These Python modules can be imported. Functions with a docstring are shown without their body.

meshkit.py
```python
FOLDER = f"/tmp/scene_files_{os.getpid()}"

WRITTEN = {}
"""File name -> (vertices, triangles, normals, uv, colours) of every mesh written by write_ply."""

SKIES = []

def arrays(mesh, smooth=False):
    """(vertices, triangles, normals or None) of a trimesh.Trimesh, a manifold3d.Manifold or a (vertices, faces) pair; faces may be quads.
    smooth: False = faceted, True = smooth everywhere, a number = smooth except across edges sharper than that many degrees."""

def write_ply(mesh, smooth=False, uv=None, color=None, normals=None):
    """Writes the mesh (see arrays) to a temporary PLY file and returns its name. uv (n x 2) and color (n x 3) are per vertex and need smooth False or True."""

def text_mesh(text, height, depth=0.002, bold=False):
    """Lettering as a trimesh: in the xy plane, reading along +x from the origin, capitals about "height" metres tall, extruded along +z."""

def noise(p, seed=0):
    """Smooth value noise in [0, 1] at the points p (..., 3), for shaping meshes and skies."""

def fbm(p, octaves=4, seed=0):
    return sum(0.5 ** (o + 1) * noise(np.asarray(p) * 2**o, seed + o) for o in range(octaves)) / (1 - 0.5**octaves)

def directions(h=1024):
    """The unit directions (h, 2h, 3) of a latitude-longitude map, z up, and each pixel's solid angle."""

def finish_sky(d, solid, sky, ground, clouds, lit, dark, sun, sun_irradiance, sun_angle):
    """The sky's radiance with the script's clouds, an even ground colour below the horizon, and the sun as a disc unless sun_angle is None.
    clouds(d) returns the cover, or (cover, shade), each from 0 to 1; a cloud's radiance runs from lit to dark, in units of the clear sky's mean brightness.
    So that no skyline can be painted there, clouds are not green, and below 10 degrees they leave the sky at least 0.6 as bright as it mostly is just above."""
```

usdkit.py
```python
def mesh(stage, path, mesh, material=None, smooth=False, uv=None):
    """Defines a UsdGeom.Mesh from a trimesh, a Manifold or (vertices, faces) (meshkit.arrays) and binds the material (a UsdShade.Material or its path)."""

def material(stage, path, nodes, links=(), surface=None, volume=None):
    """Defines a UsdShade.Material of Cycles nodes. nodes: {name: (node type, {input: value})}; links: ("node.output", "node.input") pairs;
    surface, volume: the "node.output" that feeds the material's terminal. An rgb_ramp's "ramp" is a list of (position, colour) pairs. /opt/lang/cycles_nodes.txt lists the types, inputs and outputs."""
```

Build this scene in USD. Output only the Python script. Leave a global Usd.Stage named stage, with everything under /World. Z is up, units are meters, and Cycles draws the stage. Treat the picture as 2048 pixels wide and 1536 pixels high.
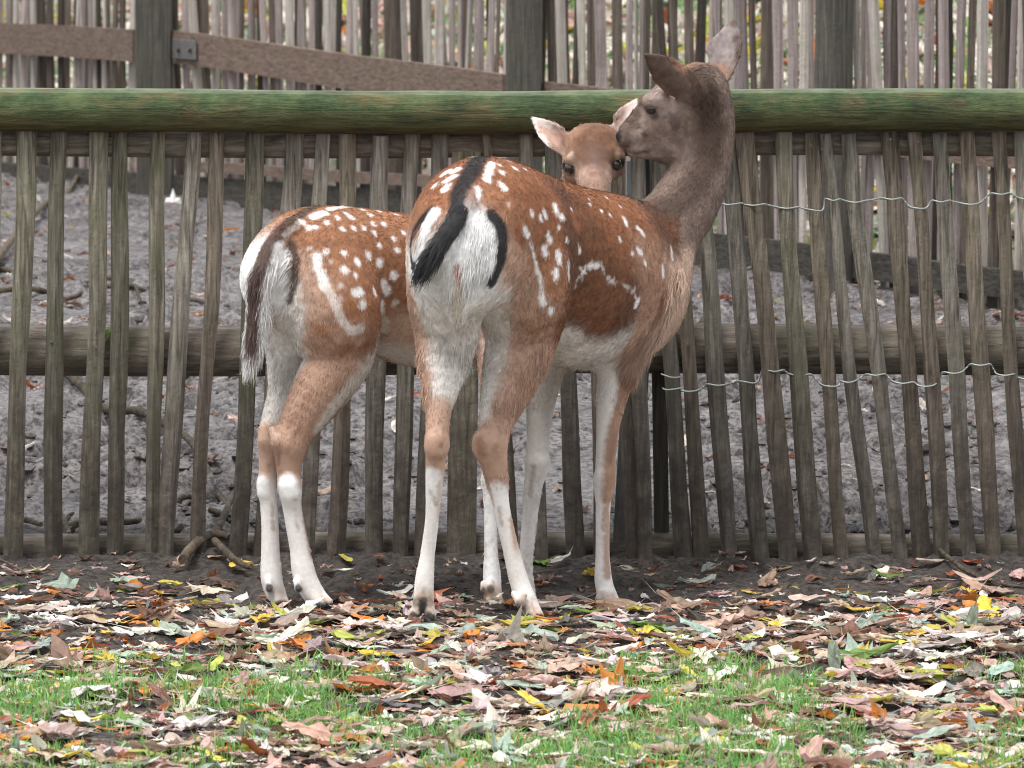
import math, random
import numpy as np, trimesh, usdkit, meshkit
from pxr import Usd, UsdGeom, UsdLux, UsdShade, Gf, Sdf, Vt
from scipy.spatial import cKDTree

random.seed(7)
rng = np.random.default_rng(7)
stage = Usd.Stage.CreateInMemory()
UsdGeom.SetStageUpAxis(stage, 'Z')
UsdGeom.SetStageMetersPerUnit(stage, 1.0)
UsdGeom.Xform.Define(stage, '/World')
UsdGeom.Scope.Define(stage, '/World/Looks')

# ------------------------------------------------------------------ camera, sky, sun
FPX, CAM, PITCH = 12480.0, np.array([0.0, -13.0, 1.4]), math.radians(4.5)
EXPOSURE = 1.18
cam = UsdGeom.Camera.Define(stage, '/World/camera')
cam.CreateHorizontalApertureAttr(36.0)
cam.CreateVerticalApertureAttr(27.0)
cam.CreateFocalLengthAttr(36.0 * FPX / 2048)
cam.CreateClippingRangeAttr((0.1, 3000.0))
cam.CreateFStopAttr(16.0)
cam.CreateFocusDistanceAttr(12.2)
cam.CreateExposureAttr(EXPOSURE)
cam.AddTranslateOp().Set(Gf.Vec3d(*CAM))
cam.AddRotateXOp().Set(90.0 - math.degrees(PITCH))

SUN_DIR = np.array([-0.22, -0.30, 0.93]); SUN_DIR /= np.linalg.norm(SUN_DIR)
sun = UsdLux.DistantLight.Define(stage, '/World/sun')
sun.CreateNormalizeAttr(True)
sun.CreateIntensityAttr(0.40)
sun.CreateAngleAttr(18.0)
sun.CreateColorAttr(Gf.Vec3f(1.0, 0.96, 0.90))
sun.AddTransformOp().Set(Gf.Matrix4d(Gf.Rotation(Gf.Vec3d(0, 0, 1), Gf.Vec3d(*SUN_DIR)), Gf.Vec3d(0, 0, 0)))

SKY_STRENGTH = 0.08
dome = UsdLux.DomeLight.Define(stage, '/World/sky')
sky_mat = usdkit.material(stage, '/World/Looks/sky_look', {
    'tc': ('texture_coordinate', {}),
    'sky': ('sky_texture', {'sky_type': 'single_scattering', 'sun_disc': False,
                            'sun_elevation': float(math.asin(SUN_DIR[2])), 'sun_rotation': float(math.atan2(SUN_DIR[0], SUN_DIR[1]))}),
    'n': ('noise_texture', {'scale': 2.2, 'detail': 5.0, 'roughness': 0.55}),
    'cov': ('map_range', {'from_min': 0.28, 'from_max': 0.5, 'to_min': 0.72, 'to_max': 1.0, 'clamp': True}),
    'cloud': ('rgb_ramp', {'ramp': [(0.3, (7.2, 7.4, 7.8)), (0.7, (9.6, 9.6, 9.6))]}),
    'mix': ('mix_color', {'use_clamp': False}),
    'bg': ('background_shader', {'strength': SKY_STRENGTH}),
    # an overcast sky is about three times as bright overhead as at the horizon
    'sep': ('separate_xyz', {}), 'cie': ('map_range', {'from_min': 0.0, 'from_max': 1.0, 'to_min': 0.30, 'to_max': 1.30, 'clamp': True}),
    'sc': ('vector_math', {'math_type': 'scale'}),
}, [('tc.generated', 'n.vector'), ('n.fac', 'cov.value'), ('n.fac', 'cloud.fac'), ('cov.result', 'mix.fac'),
    ('sky.color', 'mix.a'), ('cloud.color', 'mix.b'), ('tc.generated', 'sep.vector'), ('sep.z', 'cie.value'), ('mix.result', 'sc.vector1'), ('cie.result', 'sc.scale'), ('sc.vector', 'bg.color')], surface='bg.background')
UsdShade.MaterialBindingAPI.Apply(dome.GetPrim()).Bind(sky_mat)
dome.GetPrim().SetCustomDataByKey('kind', 'structure')

# ------------------------------------------------------------------ helpers
cp_, sp_ = math.cos(PITCH), math.sin(PITCH)
def ray(px, py):
    a, b = (np.asarray(px, float) - 1024) / FPX, (768 - np.asarray(py, float)) / FPX
    return np.stack([a, cp_ + b * sp_, -sp_ + b * cp_], -1)
def at(px, py, Y):
    """the point at depth Y (metres beyond the paling fence) that the photograph shows at a pixel"""
    d = ray(px, py); t = (Y - CAM[1]) / d[..., 1]
    return CAM + d * t[..., None] if np.ndim(t) else CAM + d * t
def mpp(Y): return (Y + 13.0) / FPX          # metres per pixel at depth Y
def project(P):
    q = np.asarray(P) - CAM
    x, yv, z = q[..., 0], q[..., 2] * cp_ + q[..., 1] * sp_, q[..., 1] * cp_ - q[..., 2] * sp_
    return np.stack([1024 + FPX * x / z, 768 - FPX * yv / z], -1)

F2A, F2B = np.array([-1.937, 10.6]), np.array([1.337, 3.3])      # the far fence, left and right edges of the picture
def f2_y(x): return np.clip(F2A[1] + (np.asarray(x, float) - F2A[0]) / (F2B[0] - F2A[0]) * (F2B[1] - F2A[1]), 2.2, 12.5)
FEET = []    # (x, y, dz, sigma): trodden places
def gz(x, y):
    x, y = np.asarray(x, float), np.asarray(y, float)
    z = np.where(y > 0, 0.345 * (1 - np.exp(-np.maximum(y, 0) / 1.4)), 0.0)
    far_ = np.clip(y - f2_y(x) - 0.3, 0, 14)                  # a grassy bank rises beyond the far fence
    z = z + np.where(np.abs(x) < 40, 0.17 * far_, 0.0)
    for fx, fy, dz, s in FEET:
        z = z + dz * np.exp(-((x - fx) ** 2 + (y - fy) ** 2) / (2 * s * s))
    return z
def ground_at(px, py):
    d = ray(px, py); lo, hi = 5.0, 60.0
    for _ in range(50):
        m = (lo + hi) / 2; p = CAM + d * m
        if p[2] > gz(p[0], p[1]): lo = m
        else: hi = m
    return CAM + d * lo

_names = {}
def path_for(name, parent='/World'):
    parent = str(parent)
    k = _names.get((parent, name), -1) + 1; _names[(parent, name)] = k
    return f"{parent}/{name}" + (f"_{k:03d}" if k else '')
def tag(prim, label=None, cat=None, group=None, kind=None):
    p = prim.GetPrim() if hasattr(prim, 'GetPrim') else prim
    for k, v in (('label', label), ('category', cat), ('group', group), ('kind', kind)):
        if v: p.SetCustomDataByKey(k, v)
    return p
def obj(name, mesh, mat, parent='/World', smooth=False, col=None):
    path = path_for(name, parent)
    m = usdkit.mesh(stage, path, mesh, mat, smooth)
    if col is not None:
        col = np.asarray(col, np.float32)
        pv = UsdGeom.PrimvarsAPI(m).CreatePrimvar('col', Sdf.ValueTypeNames.Color3fArray, 'vertex')
        if col.ndim == 1: col = np.repeat(col[None], len(m.GetPointsAttr().Get()), 0)
        pv.Set(Vt.Vec3fArray.FromNumpy(col))
    return m
def thing(name, label, cat, group=None):
    x = UsdGeom.Xform.Define(stage, path_for(name))
    tag(x, label, cat, group)
    return str(x.GetPath())

def frames(P, ref=None):
    P = np.asarray(P, float); T = np.gradient(P, axis=0); T /= np.linalg.norm(T, axis=1, keepdims=True)
    if ref is None: ref = np.array([0, 1.0, 0]) if abs(T[:, 1]).mean() < 0.8 else np.array([0, 0, 1.0])
    ref = np.asarray(ref, float)
    U = ref - (T @ ref)[:, None] * T; U /= np.linalg.norm(U, axis=1, keepdims=True)
    return T, U, np.cross(T, U)
def tube(P, R, n=8, section=None, ends=True, ref=None):
    """a tube along P with radii R; section: (n, 2) outline, or None for round"""
    P = np.asarray(P, float); R = np.broadcast_to(np.asarray(R, float), (len(P),))
    T, U, W = frames(P, ref)
    if section is None:
        a = np.arange(n) / n * 2 * np.pi; section = np.stack([np.cos(a), np.sin(a)], 1)
    n = section.shape[-2]
    sec = section if section.ndim == 3 else np.repeat(section[None], len(P), 0)
    V = P[:, None] + R[:, None, None] * (sec[..., :1] * U[:, None] + sec[..., 1:] * W[:, None])
    V = V.reshape(-1, 3); F = []
    for i in range(len(P) - 1):
        for j in range(n):
            a, b = i * n + j, i * n + (j + 1) % n
            F += [(a, a + n, b + n), (a, b + n, b)]
    V = list(V)
    if ends:
        for i, rev in ((0, False), (len(P) - 1, True)):
            c = len(V); V.append(P[i])
            for j in range(n):
                a, b = i * n + j, i * n + (j + 1) % n
                F.append((c, b, a) if rev is True else (c, a, b))
    m = trimesh.Trimesh(np.array(V), np.array(F), process=False)
    if m.volume < 0: m.invert()
    return m
def rbox(size, bevel=0.004):
    s = np.array(size) / 2; v = []
    import itertools
    for sg in itertools.product((-1, 1), repeat=3):
        for k in range(3):
            q = s * 1.0; q = q - bevel; q[k] = s[k]; v.append(q * sg)
    return trimesh.convex.convex_hull(np.array(v))

# ------------------------------------------------------------------ materials
L = '/World/Looks/'
def wood(name, ramp, green=(0.10, 0.12, 0.05), green_amt=0.35, mud_z=(0.15, 0.66), mud=(0.050, 0.040, 0.034), grain=(150, 150, 5.0), rough=0.8, vary=0.35, gscale=9.0, grange=(0.42, 0.66), mud_amt=0.95, bump=0.9):
    return usdkit.material(stage, L + name, {
        'g': ('geometry', {}), 'oi': ('object_info', {}),
        'off': ('vector_math', {'math_type': 'scale', 'scale': 13.0}),
        'rv': ('combine_xyz', {}), 'add': ('vector_math', {'math_type': 'add'}),
        'map': ('mapping', {'scale': grain}),
        'n': ('noise_texture', {'scale': 1.0, 'detail': 6.0, 'roughness': 0.65, 'distortion': 0.6}),
        'r': ('rgb_ramp', {'ramp': ramp}),
        'n2': ('noise_texture', {'scale': gscale, 'detail': 5.0, 'roughness': 0.65}),
        'gm': ('map_range', {'from_min': grange[0], 'from_max': grange[1], 'to_min': 0.0, 'to_max': green_amt, 'clamp': True}),
        'mixg': ('mix_color', {'b': green}),
        'sep': ('separate_xyz', {}),
        'zm': ('map_range', {'from_min': mud_z[1], 'from_max': mud_z[0], 'to_min': 0.0, 'to_max': mud_amt, 'clamp': True}),
        'n3': ('noise_texture', {'scale': 30.0, 'detail': 5.0, 'roughness': 0.7}),
        'mm': ('map_range', {'from_min': 0.3, 'from_max': 0.6, 'to_min': 0.55, 'to_max': 1.0, 'clamp': True}),
        'zmm': ('math', {'math_type': 'multiply'}),
        'mixm': ('mix_color', {'b': mud}),
        'vv': ('map_range', {'from_min': 0.0, 'from_max': 1.0, 'to_min': 1 - vary, 'to_max': 1 + vary}),
        'hsv': ('hsv', {}),
        'hs': ('math', {'math_type': 'add'}),
        'b': ('bump', {'strength': bump, 'distance': 0.004}),
        'p': ('principled_bsdf', {'roughness': rough, 'specular_ior_level': 0.3}),
    }, [('g.position', 'add.vector1'), ('oi.random', 'rv.x'), ('oi.random', 'rv.z'), ('rv.vector', 'off.vector1'), ('off.vector', 'add.vector2'),
        ('add.vector', 'map.vector'), ('map.vector', 'n.vector'), ('n.fac', 'r.fac'), ('add.vector', 'n2.vector'), ('n2.fac', 'gm.value'),
        ('r.color', 'mixg.a'), ('gm.result', 'mixg.fac'), ('g.position', 'sep.vector'), ('sep.z', 'zm.value'), ('add.vector', 'n3.vector'),
        ('n3.fac', 'mm.value'), ('zm.result', 'zmm.value1'), ('mm.result', 'zmm.value2'), ('mixg.result', 'mixm.a'), ('zmm.value', 'mixm.fac'),
        ('oi.random', 'vv.value'), ('mixm.result', 'hsv.color'), ('vv.result', 'hsv.value'), ('hsv.color', 'p.base_color'),
        ('n.fac', 'hs.value1'), ('n3.fac', 'hs.value2'), ('hs.value', 'b.height'), ('b.normal', 'p.normal')], surface='p.BSDF')

M_pal = [
    wood('paling_green_wood', [(0.34, (0.066, 0.059, 0.045)), (0.5, (0.178, 0.161, 0.125)), (0.66, (0.297, 0.277, 0.224))], green=(0.10, 0.115, 0.055), green_amt=0.45, grain=(110, 110, 8)),
    wood('paling_grey_wood', [(0.34, (0.073, 0.063, 0.055)), (0.5, (0.191, 0.172, 0.149)), (0.66, (0.310, 0.284, 0.251))], green_amt=0.2, grain=(110, 110, 8)),
    wood('paling_brown_wood', [(0.34, (0.059, 0.048, 0.038)), (0.5, (0.165, 0.135, 0.108)), (0.66, (0.271, 0.227, 0.187))], green_amt=0.2, grain=(110, 110, 8)),
]
M_rail = usdkit.material(stage, L + 'mossy_rail_wood', {
    'g': ('geometry', {}), 'map': ('mapping', {'scale': (6, 70, 70)}), 'map2': ('mapping', {'scale': (6.5, 13, 13)}), 'map3': ('mapping', {'scale': (14, 24, 24)}),
    'n': ('noise_texture', {'scale': 1.0, 'detail': 6.0, 'roughness': 0.7, 'distortion': 1.2}),
    'r': ('rgb_ramp', {'ramp': [(0.34, (0.04, 0.03, 0.016)), (0.5, (0.115, 0.088, 0.042)), (0.66, (0.22, 0.155, 0.08))]}),
    'n2': ('noise_texture', {'scale': 1.0, 'detail': 7.0, 'roughness': 0.7, 'distortion': 0.5}),
    'gr': ('rgb_ramp', {'ramp': [(0.35, (0.018, 0.036, 0.018)), (0.5, (0.045, 0.078, 0.032)), (0.65, (0.095, 0.125, 0.055))]}),
    'gm': ('map_range', {'from_min': 0.34, 'from_max': 0.50, 'to_min': 0.1, 'to_max': 0.95, 'clamp': True}),
    'n3': ('noise_texture', {'scale': 1.0, 'detail': 6.0, 'roughness': 0.72}),
    'mixg': ('mix_color', {}),
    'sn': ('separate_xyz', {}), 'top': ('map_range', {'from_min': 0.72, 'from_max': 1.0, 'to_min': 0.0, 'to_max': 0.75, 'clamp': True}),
    'tn': ('math', {'math_type': 'multiply'}), 'pale_top': ('mix_color', {'b': (0.26, 0.30, 0.22)}),  # paler grey-green mixed in where the rail faces upwards
    'low': ('map_range', {'from_min': -1.3, 'from_max': 0.3, 'to_min': 0.1, 'to_max': 1.0, 'clamp': True}), 'gl': ('math', {'math_type': 'multiply'}),
    'hs': ('math', {'math_type': 'add'}), 'b': ('bump', {'strength': 0.9, 'distance': 0.006}),
    'p': ('principled_bsdf', {'roughness': 0.8, 'specular_ior_level': 0.25}),
}, [('g.position', 'map.vector'), ('g.position', 'map2.vector'), ('g.position', 'map3.vector'), ('map.vector', 'n.vector'), ('map2.vector', 'n2.vector'), ('map3.vector', 'n3.vector'),
    ('n.fac', 'r.fac'), ('n3.fac', 'gr.fac'), ('n2.fac', 'gm.value'), ('g.true_normal', 'sn.vector'), ('sn.z', 'low.value'), ('gm.result', 'gl.value1'), ('low.result', 'gl.value2'),
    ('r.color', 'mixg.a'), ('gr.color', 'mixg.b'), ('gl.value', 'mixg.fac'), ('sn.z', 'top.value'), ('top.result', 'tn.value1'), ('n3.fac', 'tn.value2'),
    ('mixg.result', 'pale_top.a'), ('tn.value', 'pale_top.fac'), ('pale_top.result', 'p.base_color'), ('n.fac', 'hs.value1'), ('n3.fac', 'hs.value2'), ('hs.value', 'b.height'), ('b.normal', 'p.normal')], surface='p.BSDF')
M_rail2 = wood('lower_rail_wood', [(0.34, (0.079, 0.066, 0.054)), (0.5, (0.191, 0.161, 0.135)), (0.66, (0.317, 0.275, 0.238))], green=(0.09, 0.09, 0.055), green_amt=0.6, grain=(9, 80, 80), mud_amt=0.6, mud_z=(0.0, 0.12), vary=0.05)
M_gpost = wood('grey_post_wood', [(0.34, (0.15, 0.155, 0.158)), (0.5, (0.20, 0.206, 0.21)), (0.66, (0.25, 0.256, 0.26))], green_amt=0.0, grain=(40, 40, 6), mud_amt=0.6, mud_z=(0.1, 0.5), vary=0.03, bump=0.3)
M_post = wood('dark_post_wood', [(0.36, (0.05, 0.046, 0.04)), (0.5, (0.085, 0.08, 0.07)), (0.64, (0.13, 0.12, 0.105))], green=(0.07, 0.08, 0.055), green_amt=0.35, mud_amt=0.4, vary=0.08)
M_board = wood('board_wood', [(0.36, (0.10, 0.07, 0.055)), (0.5, (0.155, 0.11, 0.088)), (0.64, (0.20, 0.15, 0.125))], green_amt=0.1, grain=(60, 5, 90), mud_amt=0.0, vary=0.06)
M_base = wood('base_board_wood', [(0.36, (0.022, 0.020, 0.018)), (0.5, (0.042, 0.037, 0.033)), (0.64, (0.066, 0.060, 0.054))], green_amt=0.1, grain=(60, 5, 90), mud_amt=0.0, vary=0.05)
M_stake = [
    wood('stake_pale_wood', [(0.36, (0.27, 0.235, 0.22)), (0.5, (0.43, 0.39, 0.365)), (0.64, (0.54, 0.50, 0.47))], green=(0.30, 0.32, 0.2), green_amt=0.3, mud_amt=0.3, mud_z=(0.35, 0.6), vary=0.2),
    wood('stake_lilac_wood', [(0.36, (0.20, 0.165, 0.16)), (0.5, (0.31, 0.26, 0.255)), (0.64, (0.40, 0.34, 0.33))], green_amt=0.1, mud_amt=0.3, mud_z=(0.35, 0.6), vary=0.25),
    wood('stake_brown_wood', [(0.36, (0.06, 0.045, 0.04)), (0.5, (0.12, 0.095, 0.082)), (0.64, (0.18, 0.145, 0.128))], green_amt=0.2, mud_amt=0.2, mud_z=(0.35, 0.6), vary=0.25),
    wood('stake_dark_wood', [(0.36, (0.03, 0.024, 0.022)), (0.5, (0.055, 0.044, 0.04)), (0.64, (0.085, 0.07, 0.06))], green_amt=0.1, mud_amt=0.2, mud_z=(0.35, 0.6), vary=0.25),
]
M_twig = wood('twig_bark', [(0.36, (0.028, 0.021, 0.017)), (0.5, (0.065, 0.048, 0.036)), (0.64, (0.125, 0.095, 0.07))], green_amt=0.15, grain=(40, 40, 40), mud_amt=0.0, vary=0.45)
M_wire = usdkit.material(stage, L + 'galvanised_wire', {'p': ('principled_bsdf', {'base_color': (0.36, 0.40, 0.39), 'metallic': 0.3, 'roughness': 0.45})}, surface='p.BSDF')
M_metal = usdkit.material(stage, L + 'bracket_metal', {'g': ('geometry', {}), 'n': ('noise_texture', {'scale': 60.0, 'detail': 4.0}), 'r': ('rgb_ramp', {'ramp': [(0.3, (0.13, 0.13, 0.125)), (0.7, (0.22, 0.22, 0.215))]}),
    'p': ('principled_bsdf', {'metallic': 0.5, 'roughness': 0.5})}, [('g.position', 'n.vector'), ('n.fac', 'r.fac'), ('r.color', 'p.base_color')], surface='p.BSDF')
M_dark = usdkit.material(stage, L + 'bolt_hole', {'p': ('principled_bsdf', {'base_color': (0.02, 0.02, 0.02), 'roughness': 0.8})}, surface='p.BSDF')
M_white = usdkit.material(stage, L + 'white_scrap', {'p': ('principled_bsdf', {'base_color': (0.8, 0.8, 0.78), 'roughness': 0.6})}, surface='p.BSDF')
M_blue = usdkit.material(stage, L + 'pale_strip', {'p': ('principled_bsdf', {'base_color': (0.55, 0.66, 0.72), 'roughness': 0.5})}, surface='p.BSDF')
def colmat(name, rough=0.6, spec=0.3, noise_scale=180.0, dark=0.72, light=1.15, bump=0.0, translucent=0.0, sheen=0.0, bdist=0.002, detail=5.0):
    nodes = {'a': ('attribute', {'attribute': 'col'}), 'g': ('geometry', {}), 'n': ('noise_texture', {'scale': noise_scale, 'detail': detail, 'roughness': 0.65}),
             'r': ('map_range', {'from_min': 0.3, 'from_max': 0.7, 'to_min': dark, 'to_max': light, 'clamp': True}),
             'm': ('vector_math', {'math_type': 'scale'}),
             'p': ('principled_bsdf', {'roughness': rough, 'specular_ior_level': spec, 'sheen_weight': sheen})}
    links = [('g.position', 'n.vector'), ('n.fac', 'r.value'), ('a.color', 'm.vector1'), ('r.result', 'm.scale'), ('m.vector', 'p.base_color')]
    if bump: nodes['b'] = ('bump', {'strength': bump, 'distance': bdist}); links += [('n.fac', 'b.height'), ('b.normal', 'p.normal')]
    out = 'p.BSDF'
    if translucent:
        nodes['t'] = ('translucent_bsdf', {}); nodes['mc'] = ('mix_closure', {'fac': translucent})
        links += [('m.vector', 't.color'), ('p.BSDF', 'mc.closure1'), ('t.BSDF', 'mc.closure2')]; out = 'mc.closure'
    return usdkit.material(stage, L + name, nodes, links, surface=out)
M_clod = colmat('mud_clod', rough=0.55, spec=0.5, noise_scale=200.0, dark=0.6, light=1.3, bump=0.6)
M_leaf = colmat('fallen_leaf', rough=0.5, spec=0.45, noise_scale=90.0, translucent=0.25, bump=0.4)
M_grass = colmat('grass_blade', rough=0.5, spec=0.4, noise_scale=60.0, translucent=0.35)
M_skin = colmat('deer_coat_skin', rough=0.75, spec=0.2, noise_scale=120.0, dark=0.88, light=1.08)
M_fur = colmat('deer_hair', rough=0.55, spec=0.3, noise_scale=120.0, dark=0.8, light=1.15)
M_eye = usdkit.material(stage, L + 'deer_eye', {'p': ('principled_bsdf', {'base_color': (0.012, 0.008, 0.007), 'roughness': 0.06, 'coat_weight': 1.0})}, surface='p.BSDF')
M_ground = usdkit.material(stage, L + 'trodden_soil', {
    'a': ('attribute', {'attribute': 'col'}), 'w': ('attribute', {'attribute': 'wet'}), 'g': ('geometry', {}),
    'n': ('noise_texture', {'scale': 62.0, 'detail': 8.0, 'roughness': 0.72}),
    'n2': ('noise_texture', {'scale': 260.0, 'detail': 4.0, 'roughness': 0.7}),
    'n4': ('noise_texture', {'scale': 5.0, 'detail': 4.0, 'roughness': 0.6}), 'r4': ('map_range', {'from_min': 0.35, 'from_max': 0.65, 'to_min': 0.62, 'to_max': 1.25, 'clamp': True}), 'rm': ('math', {'math_type': 'multiply'}),
    'r': ('map_range', {'from_min': 0.41, 'from_max': 0.57, 'to_min': 0.22, 'to_max': 1.3, 'clamp': True}),
    'm': ('vector_math', {'math_type': 'scale'}),
    'sum': ('math', {'math_type': 'multiply_add', 'value2': 0.4}),
    'b': ('bump', {'strength': 0.9, 'distance': 0.011}),
    'rr': ('map_range', {'from_min': 0.0, 'from_max': 1.0, 'to_min': 0.85, 'to_max': 0.20, 'clamp': True}),
    'p': ('principled_bsdf', {'roughness': 0.6, 'specular_ior_level': 0.5}),
}, [('g.position', 'n.vector'), ('g.position', 'n2.vector'), ('n.fac', 'r.value'), ('a.color', 'm.vector1'), ('g.position', 'n4.vector'), ('n4.fac', 'r4.value'), ('r.result', 'rm.value1'), ('r4.result', 'rm.value2'), ('rm.value', 'm.scale'), ('m.vector', 'p.base_color'),
    ('n2.fac', 'sum.value1'), ('n.fac', 'sum.value3'), ('sum.value', 'b.height'), ('b.normal', 'p.normal'), ('w.fac', 'rr.value'), ('rr.result', 'p.roughness')], surface='p.BSDF')
# ------------------------------------------------------------------ ground
# hooves: (px, py, depth) of the point where each hoof meets the ground
HOOVES = [(845, 1238, -0.985), (1062, 1240, -0.97), (1226, 1231, -0.60), (1050, 1192, -0.42),
          (645, 1214, -0.73), (560, 1211, -0.645), (987, 1213, -0.58)]
for hx, hy, hY in HOOVES:
    q = at(hx, hy, hY)
    FEET.append((q[0], q[1], q[2] - float(gz(q[0], q[1])), 0.10))

def grass_density(x, y):
    p = np.stack([np.asarray(x) * 3.0, np.asarray(y) * 1.3, np.zeros_like(np.asarray(x, float))], -1)
    n = meshkit.fbm(p, 3, seed=5)
    front = np.clip((-1.55 - y) / 0.55, 0, 1)
    return np.clip((n - 0.42) * 3.6, 0, 0.8) * front

def sym(a): return np.concatenate([-a[::-1], a[a > 1e-9] if a[0] < 1e-9 else a])
xs = np.arange(0, 2.1, 0.014); xo = 2.1 * np.geomspace(1.02, 160, 26)
X = np.concatenate([-xo[::-1], -xs[:0:-1], xs, xo])
Yl = np.concatenate([-3.7 - 0.3 * np.geomspace(1, 900, 24)[::-1], np.arange(-3.7, 0.25, 0.02), np.arange(0.25, 3.2, 0.022), np.arange(3.2, 12.5, 0.05), np.arange(12.5, 27, 0.25), 27 * np.geomspace(1.0, 25, 22)])
gx, gy = np.meshgrid(X, Yl)
Z = gz(gx, gy)
P3 = np.stack([gx, gy, 0 * gx], -1)
near = (np.abs(gx) < 4) & (gy > -6) & (gy < 28)
yard = np.clip(gy / 0.25, 0, 1)
fine = meshkit.fbm(P3 * 28, 4, seed=1) - 0.5
pits = meshkit.fbm(P3 * 11, 3, seed=2)
churn = np.clip((meshkit.fbm(P3 * np.array([2.2, 1.3, 1]), 3, seed=21) - 0.36) * 4.5, 0.12, 1.25)
pit = churn * -np.clip(pits - 0.50, 0, 0.2) * 0.30
lump = (meshkit.fbm(P3 * 4, 3, seed=3) - 0.5) * 0.035
Z = Z + near * ((fine * 0.030) * (0.8 + (0.9 * churn - 0.6) * yard) + pit * (0.25 + 0.9 * yard) + lump * (0.5 + 0.6 * yard))
# soil banked up against the foot of the palings
Z = Z + 0.02 * np.exp(-(gy / 0.10) ** 2) * (0.5 + pits) * (np.abs(gx) < 4)
behind = np.clip((gy - f2_y(gx) - 0.05) / 0.15, 0, 1)
col = np.empty(gx.shape + (3,))
soil, grassy, mudc = np.array([0.062, 0.050, 0.044]), np.array([0.070, 0.085, 0.035]), np.array([0.160, 0.145, 0.148])
gd = grass_density(gx, gy)
col[:] = soil
col = col * (1 - 0.6 * gd[..., None]) + grassy * 0.6 * gd[..., None]
col = col * (1 - yard[..., None]) + mudc * yard[..., None]
nz = meshkit.fbm(P3 * 9, 4, seed=9)[..., None]
lawn = np.array([0.13, 0.20, 0.08]) * (nz < 0.5) + np.array([0.33, 0.29, 0.22]) * (nz >= 0.5)
col = col * (1 - behind[..., None]) + lawn * behind[..., None]
wet = yard * (1 - behind) * np.clip((meshkit.fbm(P3 * np.array([5, 3, 1]), 4, seed=4) - 0.38) * 4, 0.1, 1)
ny, nx = gx.shape
ii = np.arange(ny * nx).reshape(ny, nx)
a, b, c, d = ii[:-1, :-1].ravel(), ii[:-1, 1:].ravel(), ii[1:, 1:].ravel(), ii[1:, :-1].ravel()
gm = obj('ground', (np.stack([gx, gy, Z], -1).reshape(-1, 3), np.vstack([np.stack([a, b, c], 1), np.stack([a, c, d], 1)])), M_ground, smooth=True, col=col.reshape(-1, 3))
UsdGeom.PrimvarsAPI(gm).CreatePrimvar('wet', Sdf.ValueTypeNames.FloatArray, 'vertex').Set(Vt.FloatArray.FromNumpy(wet.ravel().astype(np.float32)))
tag(gm, kind='structure')
from scipy.interpolate import RegularGridInterpolator
_gi = RegularGridInterpolator((Yl, X), Z, bounds_error=False, fill_value=0.0)
def gsurf(x, y): return _gi(np.stack(np.broadcast_arrays(np.asarray(y, float), np.asarray(x, float)), -1))

# ------------------------------------------------------------------ near fence: palings on three round rails
fence = thing('paling_fence', 'near fence of split wooden palings under a thick mossy green top rail', 'fence')
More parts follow.
